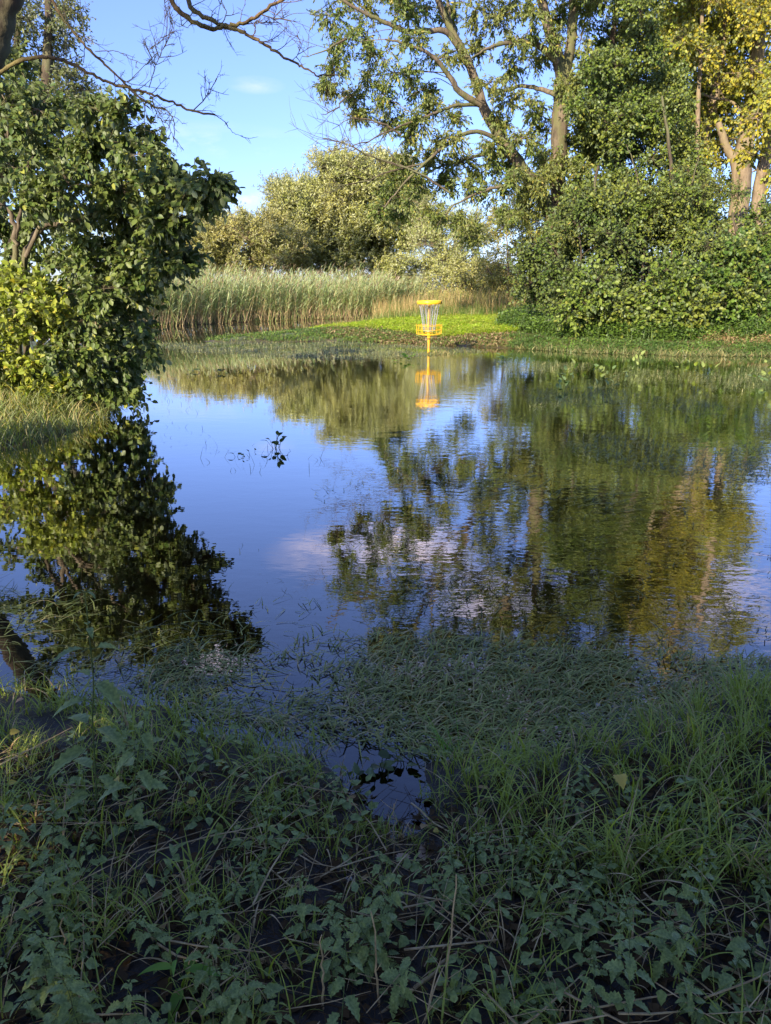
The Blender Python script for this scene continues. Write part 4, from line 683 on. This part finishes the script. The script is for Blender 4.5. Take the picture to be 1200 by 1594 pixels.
def herb_mesh(seed, H, leafL, ratio, pairs, lean=.25, serr=.35, stalkr=.0022, leafmat='nettle', droop=.35, top=.35):
    "opposite-leaved upright herb: returns (stem mesh, foliage mesh)"
    r = np.random.default_rng(seed); a0 = r.random()*6.3; pts = [np.zeros(3)]; d = unit(np.array([cos(a0)*lean, sin(a0)*lean, 1.0]))
    for k in range(6): d = unit(d + rdir(r, 1)[0]*.1 + [0, 0, .04]); pts.append(pts[-1] + d*H/6)
    path = smooth_path(pts, 4); sm = MB(); tube(sm, path, np.linspace(stalkr, stalkr*.45, len(path)), 5); lf = MB(); PP = []; DD = []; NN = []; LL = []
    for i in range(pairs):
        s = .12 + .88*(i + .6)/pairs; j = min(len(path)-1, int(s*len(path))); a = a0 + i*pi/2 + r.normal()*.2
        size = leafL*(.55 + .75*sin(pi*min(1, s*.85 + .12)))*(1 if s < .85 else top/.35*.6)
        for q in ((0, pi) if s < .9 else (0, pi/2, pi, 4.7)):
            dv = unit(np.array([cos(a+q), sin(a+q), .25 - droop*r.random()])); pet = size*.22; p1 = path[j] + dv*pet; tube(sm, [path[j], p1], [stalkr*.4, stalkr*.35], 3, cap=False)
            PP.append(p1); DD.append(dv + [0, 0, -.12]); NN.append(unit(np.array([0, 0, 1.]) + rdir(r, 1)[0]*.35)); LL.append(size*(.85+.3*r.random()))
    LL = np.array(LL); strips(lf, np.array(PP), np.array(DD), np.array(NN), LL, LL*ratio, 12, .75, .42, serr); return sm.build('stem', M['stemgreen'], smooth=True), lf.build('foliage', M[leafmat])
protos = {}
def herb_proto(key, **k):
    s_, f_ = herb_mesh(**k); protos[key] = (s_.data, f_.data); bpy.data.objects.remove(s_); bpy.data.objects.remove(f_)
for q in range(4): herb_proto('nettle%d' % q, seed=200+q, H=.30 + .05*q, leafL=.062, ratio=.56, pairs=7)
for q in range(3): herb_proto('mint%d' % q, seed=210+q, H=.22 + .04*q, leafL=.045, ratio=.36, pairs=9, serr=.15, lean=.5)
for q in range(2): herb_proto('bramble%d' % q, seed=220+q, H=.14 + .05*q, leafL=.085, ratio=.62, pairs=3, serr=.25, lean=.6)
herb_proto('tall', seed=231, H=.80, leafL=.085, ratio=.42, pairs=9, lean=.12, serr=.3, stalkr=.003)
herb_proto('fresh', seed=240, H=.2, leafL=.11, ratio=.3, pairs=3, serr=0, lean=.2, leafmat='freshleaf', droop=.2)
def put_herb(key, name, label, cat, px, py, rz, scl=1.0, group=None, tilt=(0, 0)):
    g = G(px, py, .06); z = float(height(np.array([g[0]]), np.array([g[1]]))[0]); g = G(px, py, max(z, -.03)); z = float(height(np.array([g[0]]), np.array([g[1]]))[0])
    root = empty(name, (g[0], g[1], z - .004), rz, label=label, cat=cat, group=group); root.scale = (scl,)*3; root.rotation_euler = (tilt[0], tilt[1], rz)
    for nm, me in zip(('stem', 'foliage'), protos[key]):
        o_ = bpy.data.objects.new(nm, me); COL.objects.link(o_); o_.parent = root
    return root
put_herb('tall', 'nettle', 'tallest nettle rising over the water edge at lower left', 'nettle', 150, 1290, .4, 1.0, tilt=(0, .12))
put_herb('nettle3', 'nettle', 'broad leaved nettle with yellowing lower leaves just right of the tallest nettle', 'nettle', 205, 1330, 2.0, 1.05)
put_herb('fresh', 'fresh_sprout', 'vivid green long leaved sprout standing out at bottom left', 'wild plant', 290, 1540, .5, .62)
r = np.random.default_rng(250)
zones = [  # key family, name, kind of plant, (x0, x1, y0, y1), n, where it stands, leaf look
    ('nettle', 'nettle', (0, 200, 1330, 1480), 11, 'dull green nettle in the tangle at the left edge, above the bottom corner'),
    ('nettle', 'nettle', (0, 200, 1500, 1640), 11, 'dull green nettle in the bottom left corner'),
    ('nettle', 'nettle', (230, 400, 1460, 1640), 10, 'nettle crowding around the vivid green sprout at bottom left'),
    ('nettle', 'nettle', (430, 620, 1440, 1640), 15, 'nettle in the clump left of the bottom centre'),
    ('mint', 'water_mint', (660, 830, 1340, 1440), 12, 'narrow leaved mint above the piece of rotten wood'),
    ('mint', 'water_mint', (820, 960, 1240, 1480), 14, 'narrow leaved mint inside the tall grass at right'),
    ('nettle', 'nettle', (900, 1080, 1440, 1620), 12, 'blue green nettle in the dark patch at bottom right'),
    ('bramble', 'bramble', (690, 870, 1540, 1650), 8, 'large leaved bramble shoot right of the bottom centre'),
    ('bramble', 'bramble', (1040, 1200, 1500, 1640), 7, 'large leaved bramble shoot in the bottom right corner'),
    ('mint', 'water_mint', (1040, 1220, 1300, 1480), 10, 'narrow leaved mint near the right edge below the tall grass'),
    ('mint', 'water_mint', (400, 520, 1200, 1290), 6, 'small pale mint at the mud edge left of the open puddle'),
    ('mint', 'water_mint', (300, 420, 1300, 1420), 6, 'small mint beside the long dead stalks at left'),
    ('nettle', 'nettle', (60, 260, 1190, 1300), 8, 'small nettle among the shore grass at left'),
]
for fam, nm, (x0, x1, y0, y1), cnt, lab in zones:
    for k in range(cnt):
        kk = fam + str(int(r.integers({'nettle': 4, 'mint': 3, 'bramble': 2}[fam])))
        put_herb(kk, nm, lab, {'nettle': 'nettle', 'water_mint': 'mint', 'bramble': 'bramble'}[nm], x0 + (x1-x0)*r.random(), y0 + (y1-y0)*r.random(), r.random()*6.3, (.34 + .32*r.random()), lab.replace('nettle', 'nettles').replace('mint ', 'mints ').replace('shoot', 'shoots'), (r.normal()*.15, r.normal()*.15))

# near grass (uncountable)
A_ = polyA
def neargrass(name, label, poly, dens, L, Wd, seed, thresh=None, s=3.0, dead=0, lean=(0, .6), bend=(.6, 1.9), mat='neargrass', hmod=.4, minz=-.08, tuft=7):
    r = np.random.default_rng(seed); c = scatter(r, poly, dens/tuft, thresh, seed, s); c = c[c[:, 2] > minz]; mb = MB(); n_ = len(c)
    hh = 1 + hmod*lump(c[:, 0], c[:, 1], 2.3, seed); p = np.repeat(c, tuft, 0); q = len(p); p[:, :2] += r.normal(size=(q, 2))*.018; L_ = L*np.repeat(hh, tuft)*(.35 + .9*r.random(q))
    dm = r.random(q) < dead; a = np.repeat(r.random(n_)*6.3, tuft) + r.normal(size=q)*1.1
    for k, msk in ((0, ~dm), (1, dm)):
        if msk.sum(): blades(mb, r, p[msk], L_[msk], Wd*(.5 + .9*r.random(msk.sum())), a[msk], lean[0] + (lean[1]-lean[0])*r.random(msk.sum()), bend[0] + (bend[1]-bend[0])*r.random(msk.sum()), 7, k)
    print(name, q); return tag(mb.build(name, [M[mat], M['stalk']]), label, 'grass', kind='stuff')
neargrass('tall_grass', 'dense arching green grass on the near shore at right', gp((690, 1230), (800, 1160), (960, 1150), (1120, 1090), (1260, 1080), (1300, 1300), (1260, 1480), (1000, 1450), (820, 1400), (700, 1290)), 2600, .165, .0048, 301, dead=.09, thresh=-.6, tuft=9)
neargrass('tall_grass', 'grass tufts growing out of the shallow water at lower left', gp((-60, 1080), (180, 1040), (330, 1075), (470, 1110), (520, 1160), (500, 1230), (420, 1340), (200, 1340), (-60, 1340)), 2000, .135, .0042, 302, dead=.1, bend=(.8, 2.2))
neargrass('short_grass', 'thin grass between the nettles along the bottom of the photo', gp((-80, 1300), (450, 1290), (800, 1330), (1280, 1400), (1400, 1700), (-200, 1700)), 1500, .135, .004, 303, dead=.22, thresh=-.5, bend=(.5, 2))
neargrass('short_grass', 'grass tufts at the edge of the open puddle', gp((400, 1110), (560, 1150), (540, 1270), (420, 1290), (330, 1200)), 1000, .13, .004, 304, dead=.1, thresh=-.2)
neargrass('short_grass', 'grass tufts rooted under water in the middle of the near shore', gp((560, 1060), (760, 1080), (860, 1130), (760, 1190), (640, 1160), (540, 1120)), 500, .14, .0038, 305, dead=.1, bend=(1.0, 2.4), lean=(.3, 1.0))
neargrass('short_grass', 'bright single grass tufts standing right of the puddle', gp((680, 1170), (760, 1180), (800, 1290), (720, 1300)), 500, .2, .0048, 306, bend=(.3, 1.2), mat='freshleaf')
neargrass('short_grass', 'sparse grass blades standing in the shallow water along the near shore', gp((-60, 1020), (500, 1060), (900, 1050), (1300, 1040), (1300, 1150), (700, 1180), (640, 1180), (480, 1150), (-60, 1100)), 450, .12, .0036, 307, dead=.12, bend=(.8, 2.2), minz=-.5)
neargrass('short_grass', 'thin grass and seedlings on the wet mud round the open puddle', gp((440, 1160), (545, 1160), (560, 1240), (600, 1290), (640, 1290), (665, 1240), (660, 1160), (740, 1160), (760, 1340), (420, 1340)), 1500, .09, .0036, 308, dead=.15, bend=(.6, 2.0), minz=-.02)
def straw():
    r = np.random.default_rng(312); mb = MB(); poly = gp((-100, 1230), (420, 1260), (640, 1330), (1000, 1330), (1300, 1300), (1500, 1750), (-300, 1750))
    p = scatter(r, poly, 130); q = len(p); a = np.where(p[:, 0] < -.1, .45, -.1) + r.normal(size=q)*.8; L_ = .08 + .25*r.random(q); d = np.column_stack([np.cos(a), np.sin(a), r.normal(size=q)*.12]); p[:, 2] += .01 + .06*r.random(q)
    m_ = p + d*L_[:, None]*.5 + r.normal(size=(q, 3))*[.012, .012, .006]; e = m_ + d*L_[:, None]*.5; rr = .0010 + .0022*r.random(q)**2; sticks(mb, p, m_, rr, rr*.9); sticks(mb, m_, e, rr*.9, rr*.5)
    tag(mb.build('dead_straw', M['stalk']), 'pale dead straw criss-crossing the near undergrowth', 'straw', kind='stuff')
straw()
def litter():
    r = np.random.default_rng(310); poly = gp((-100, 1180), (500, 1230), (760, 1250), (1300, 1150), (1500, 1750), (-300, 1750)); mb = MB()
    p = scatter(r, poly, 1000); p = p[p[:, 2] > -.02]; q = len(p); p[:, 2] += .003 + r.random(q)*.012
    leaves(mb, p, rdir(r, q)*[1, 1, .12], unit(np.array([0, 0, 1.]) + rdir(r, q)*.35), .03 + .03*r.random(q), .012 + .016*r.random(q), 0, ovate=True)
    p = scatter(r, poly, 900); p = p[p[:, 2] > -.02]; q = len(p); d = rdir(r, q)*[1, 1, .12]; p[:, 2] += .004 + r.random(q)*.03; sticks(mb, p, p + d*(.04 + .16*r.random((q, 1))), .0011, .0007)
    tag(mb.build('leaf_litter', M['litter']), 'dark leaf litter and dead straw on the wet mud', 'litter', kind='stuff')
litter()
# low creeping leaves over the mud
def creep():
    r = np.random.default_rng(311); mb = MB()
    for poly, d_ in ((gp((-100, 1300), (420, 1280), (700, 1420), (640, 1700), (-200, 1700)), 560), (gp((700, 1300), (1300, 1250), (1400, 1700), (640, 1700)), 560), (gp((100, 1150), (450, 1150), (450, 1300), (60, 1300)), 420), (gp((440, 1180), (740, 1180), (760, 1340), (420, 1340)), 500)):
        p = scatter(r, poly, d_, .0, 3, 4.0); p = p[p[:, 2] > -.01]; q = len(p); p[:, 2] += .02 + .06*r.random(q)
        strips(mb, p, rdir(r, q)*[1, 1, .3], unit(np.array([0, 0, 1.]) + rdir(r, q)*.5), .02 + .03*r.random(q), .013 + .016*r.random(q), 6, .5, .25, .2)
    tag(mb.build('ground_cover', M['nettle']), 'small creeping leaves covering the near mud', 'ground cover', kind='stuff')
creep()
# countable debris: stalks, wood, stone, leaves
def stalkobj(label, pts, r0, r1, seed, name='dead_stalk', group=None, cat='dead stalk', mat='stalk'):
    P3 = [G(px, py, z) for px, py, z in pts]; o0 = P3[0]; mb = MB(); stem(mb, P3, r0, r1, 6, 4, .1, seed, wob=.003)
    return tag(mb.build(name, M[mat], origin=o0, smooth=True), label, cat, group)
for k, (lab, pts, a, b_) in enumerate((
        ('longest pale dead stalk lying diagonally across the lower left', [(-20, 1500, .10), (130, 1440, .14), (210, 1380, .13), (300, 1325, .09)], .0075, .005),
        ('dead stalk just below and beside the longest one at lower left', [(-20, 1530, .09), (120, 1465, .11), (270, 1385, .11)], .0055, .004),
        ('thin dead stalk rising steeply left of the bright sprout', [(100, 1600, .05), (150, 1530, .12), (250, 1465, .1)], .003, .002),
        ('forked pale dead stalk running up from bottom centre to the rotten wood', [(520, 1640, .08), (640, 1540, .13), (700, 1490, .12), (748, 1440, .09)], .005, .0035),
        ('second pale dead stalk running up to the rotten wood from below', [(560, 1620, .08), (650, 1530, .11), (705, 1485, .10), (745, 1450, .07)], .004, .003),
        ('reddish dead stalk lying across the mud right of the rotten wood', [(800, 1452, .08), (930, 1462, .09), (1080, 1470, .07)], .0038, .003),
        ('short dead stalk by the mud at the right of the bottom', [(770, 1462, .03), (860, 1470, .03), (950, 1475, .03)], .003, .002),
        ('dark dead stalk on the mud left of centre', [(340, 1290, .03), (390, 1320, .03), (430, 1350, .02)], .004, .003),
        ('thin pale straw at the far left edge of the shore', [(0, 1320, .05), (40, 1270, .09), (60, 1235, .1)], .002, .0015),
        ('pale straw leaning from the right of the puddle', [(640, 1250, .02), (690, 1290, .04), (740, 1330, .02)], .003, .002),
        ('pale curved stalk beside the tall grass at lower right', [(870, 1500, .03), (800, 1430, .08), (770, 1390, .11)], .003, .002),
        ('dead stalk in the bottom right corner', [(1130, 1515, .03), (1170, 1522, .04), (1230, 1530, .03)], .004, .003))):
    stalkobj(lab, pts, a, b_, 400+k)
def upright(label, px, py, H, seed, lean=(.0, .05), br=3, rr=.0028):
    g = G(px, py, .05); z = float(height(np.array([g[0]]), np.array([g[1]]))[0]); b0 = np.array([g[0], g[1], z-.01]); r = np.random.default_rng(seed); mb = MB()
    q, _ = stem(mb, [b0, b0 + [lean[0]*H*.5, lean[1]*H*.5, H*.5], b0 + [lean[0]*H, lean[1]*H, H]], rr, rr*.5, 6, 5, .08, seed, wob=.003); bare_twigs(mb, r, q, br, H*.25, .0012, .1, 1)
    tag(mb.build('dead_stalk', M['stalk'], origin=b0, smooth=True), label, 'dead stalk')
upright('upright reddish dead stalk standing beside the bottom centre', 690, 1590, .34, 420, (.06, .05), 5)
upright('upright grey broken stalk in the nettle clump at bottom centre', 590, 1600, .28, 421, (-.04, .0), 1)
upright('upright broken stalk left of the bottom centre nettles', 505, 1610, .22, 422, (.0, .0), 1)
upright('short upright pale stalk in the bottom left tangle', 115, 1550, .16, 423, (.0, .0), 0)
upright('upright slim stalk standing in the middle of the wet mud', 612, 1330, .2, 424, (.0, .05), 2, .002)
def lumpobj(name, label, cat, px, py, size, mat, seed, rz=0):
    g = G(px, py, .05); z = float(height(np.array([g[0]]), np.array([g[1]]))[0]); r = np.random.default_rng(seed); nu, nv = 14, 9; mb = MB()
    u = np.arange(nu)*2*pi/nu; v = np.linspace(.05, pi-.05, nv); U, Vv = np.meshgrid(u, v); k = 1 + .12*r.normal(size=U.shape)
    X_ = np.sign(np.cos(U))*np.abs(np.cos(U))**.6*np.sin(Vv)*size[0]*k; Y2 = np.sign(np.sin(U))*np.abs(np.sin(U))**.6*np.sin(Vv)*size[1]*k; Z_ = np.cos(Vv)*size[2]*k + size[2]*.7
    i, j = np.meshgrid(np.arange(nv-1), np.arange(nu), indexing='ij'); i = i.ravel(); j = j.ravel(); mb.add(np.stack([X_, Y2, Z_], 2), np.stack([i*nu+j, (i+1)*nu+j, (i+1)*nu+(j+1) % nu, i*nu+(j+1) % nu], 1))
    mb.add(np.stack([X_[0], Y2[0], Z_[0]], 1), [list(range(nu))]); o_ = mb.build(name, mat); o_.location = (g[0], g[1], z); o_.rotation_euler = (.1, .05, rz); return tag(o_, label, cat)
lumpobj('wood_piece', 'splintered piece of pale rotten wood right of the bottom centre', 'wood', 756, 1427, (.032, .015, .011), M['wood'], 430, .3)
lumpobj('stone', 'small pale stone in the dark grass left of the puddle tail', 'stone', 543, 1380, (.009, .009, .010), M['stone'], 431)
def fallen(label, px, py, L, Wd, mat, seed, z=.012, cat='fallen leaf'):
    r = np.random.default_rng(seed); g = G(px, py, .05); zz = max(float(height(np.array([g[0]]), np.array([g[1]]))[0]), 0); a = r.random()*6.3; mb = MB()
    strips(mb, np.array([[0, 0, 0.]]), np.array([[cos(a), sin(a), .25]]), unit(np.array([[.2*r.normal(), -.45, 1.]])), L, Wd, 10, .9, .35, .25)
    me = mb.v[0]; o_ = mb.build('fallen_leaf', M[mat]); o_.location = (g[0], g[1], zz + z); return tag(o_, label, cat)
for k, (lab, px, py, L, Wd, mt, z) in enumerate((
        ('large curled brown leaf on the mud below the puddle', 650, 1325, .06, .05, 'brownleaf', .012), ('second brown leaf half under the large curled one', 625, 1345, .05, .045, 'brownleaf', .01), ('yellow leaf floating in the puddle grass left of centre', 348, 1203, .03, .022, 'yellowleaf', .03),
        ('orange yellow leaf at the far left edge', 20, 1170, .035, .03, 'yellowleaf', .06), ('yellow leaf on the plants beside the tallest nettle', 187, 1262, .03, .028, 'yellowleaf', .07), ('yellow leaf lying between the grass at lower left', 308, 1288, .03, .022, 'yellowleaf', .04),
        ('yellow green leaf inside the tall grass at right', 955, 1280, .06, .045, 'yellowleaf', .12), ('grey bleached leaf on the left shore grass', 38, 1095, .035, .02, 'brownleaf', .05), ('small yellow leaf near the left edge', 22, 1275, .03, .02, 'yellowleaf', .06), ('small yellowish leaf right of the puddle', 675, 1302, .018, .018, 'yellowleaf', .05))):
    fallen(lab, px, py, L, Wd, mt, 440+k, z)
# broad leaved plants standing in the water
def rosette(name, label, cat, px, py, n_, L, Wd, mat, seed, group=None, up=.8, serr=0., z=0.0, spread=.04):
    r = np.random.default_rng(seed); g = G(px, py, z); b0 = np.array([g[0], g[1], -.03 if z == 0 else z]); root = empty(name, b0, label=label, cat=cat, group=group); sm, lf = MB(), MB(); a = r.random(n_)*6.3
    hgt_ = L*(.3 + up*r.random(n_)); d = np.stack([np.cos(a), np.sin(a), .2 + .8*r.random(n_)*up], 1); s0 = np.tile(b0, (n_, 1)) + np.column_stack([r.normal(size=(n_, 2))*spread, np.zeros(n_)]); p1 = s0 + unit(d*[.5, .5, 1.5])*hgt_[:, None] + [0, 0, .03]
    sticks(sm, s0, p1, .002 + L*.01, .0015 + L*.006); strips(lf, p1, d, unit(np.array([0, 0, 1.]) + rdir(r, n_)*.5), L*(.6 + .6*r.random(n_)), Wd*(.7 + .5*r.random(n_)), 7, .6, .2, serr)
    sm.build('stem', M['stemgreen'], root, b0); lf.build('foliage', M[mat], root, b0)
rosette('marsh_plant', 'dark leafy plant alone in the open water left of centre', 'water plant', 431, 698, 12, .075, .055, 'marshleaf', 501, up=1.8, spread=.02)
rosette('marsh_plant', 'small dark sprig in the water left of the lone leafy plant', 'water plant', 369, 712, 4, .07, .03, 'marshleaf', 502, up=.3)
rosette('marsh_plant', 'tiny dark leaf tip between the sprig and the lone leafy plant', 'water plant', 386, 708, 2, .05, .025, 'marshleaf', 503)
rosette('marsh_plant', 'low dark clump far out in the reflections of the willow', 'water plant', 340, 581, 8, .1, .05, 'marshleaf', 504, up=.4)
rosette('marsh_plant', 'dark sprig in the water nearest the hazel tips', 'water plant', 296, 579, 5, .1, .05, 'marshleaf', 505, up=.3)
rosette('marsh_plant', 'fresh green water plant left of the basket pole', 'water plant', 640, 562, 10, .14, .08, 'freshleaf', 506, spread=.08)
rosette('marsh_plant', 'low green water plant further left of the basket pole', 'water plant', 618, 563, 6, .1, .06, 'freshleaf', 507, up=.3)
rosette('marsh_plant', 'pale green water plant right of the basket in the channel light', 'water plant', 783, 562, 9, .12, .06, 'herb', 508, up=.9)
rosette('marsh_plant', 'round leaved plant silhouetted against the open puddle', 'water plant', 600, 1195, 8, .04, .034, 'marshleaf', 509, spread=.03)
rosette('marsh_plant', 'second round leaved plant at the right of the puddle silhouette', 'water plant', 632, 1190, 6, .038, .034, 'marshleaf', 510, spread=.02)
rosette('marsh_plant', 'long leaved green plant left of the puddle', 'water plant', 545, 1215, 7, .055, .028, 'marshleaf', 511, spread=.03)
rosette('marsh_plant', 'greenish broad leaved plant at the left of the puddle', 'water plant', 385, 1225, 8, .05, .035, 'marshleaf', 512, spread=.03)
r = np.random.default_rng(520); GP = 'grey green water plants in front of the right bank'
for k, (px, py) in enumerate(((885, 604), (900, 596), (925, 600), (950, 594), (968, 600), (940, 612), (870, 612), (1075, 582), (1100, 590), (1180, 600), (1195, 596), (995, 575))):
    lab = 'grey green dock leaves in the group before the right bank' if k < 7 else ('grey green dock leaves at the far right before the bank' if k in (9, 10) else 'grey green dock leaves in the shallow water between the groups')
    rosette('water_dock', lab, 'water plant', px, py, 8, .13, .055, 'herb' if k % 3 == 0 else 'nettle', 530+k, GP if 0 else {0: 'left group of water docks', 1: 'right pair of water docks', 2: 'single water docks between'}[0 if k < 7 else (1 if k in (9, 10) else 2)], up=2.2, spread=.07)
bpy.context.view_layer.update()
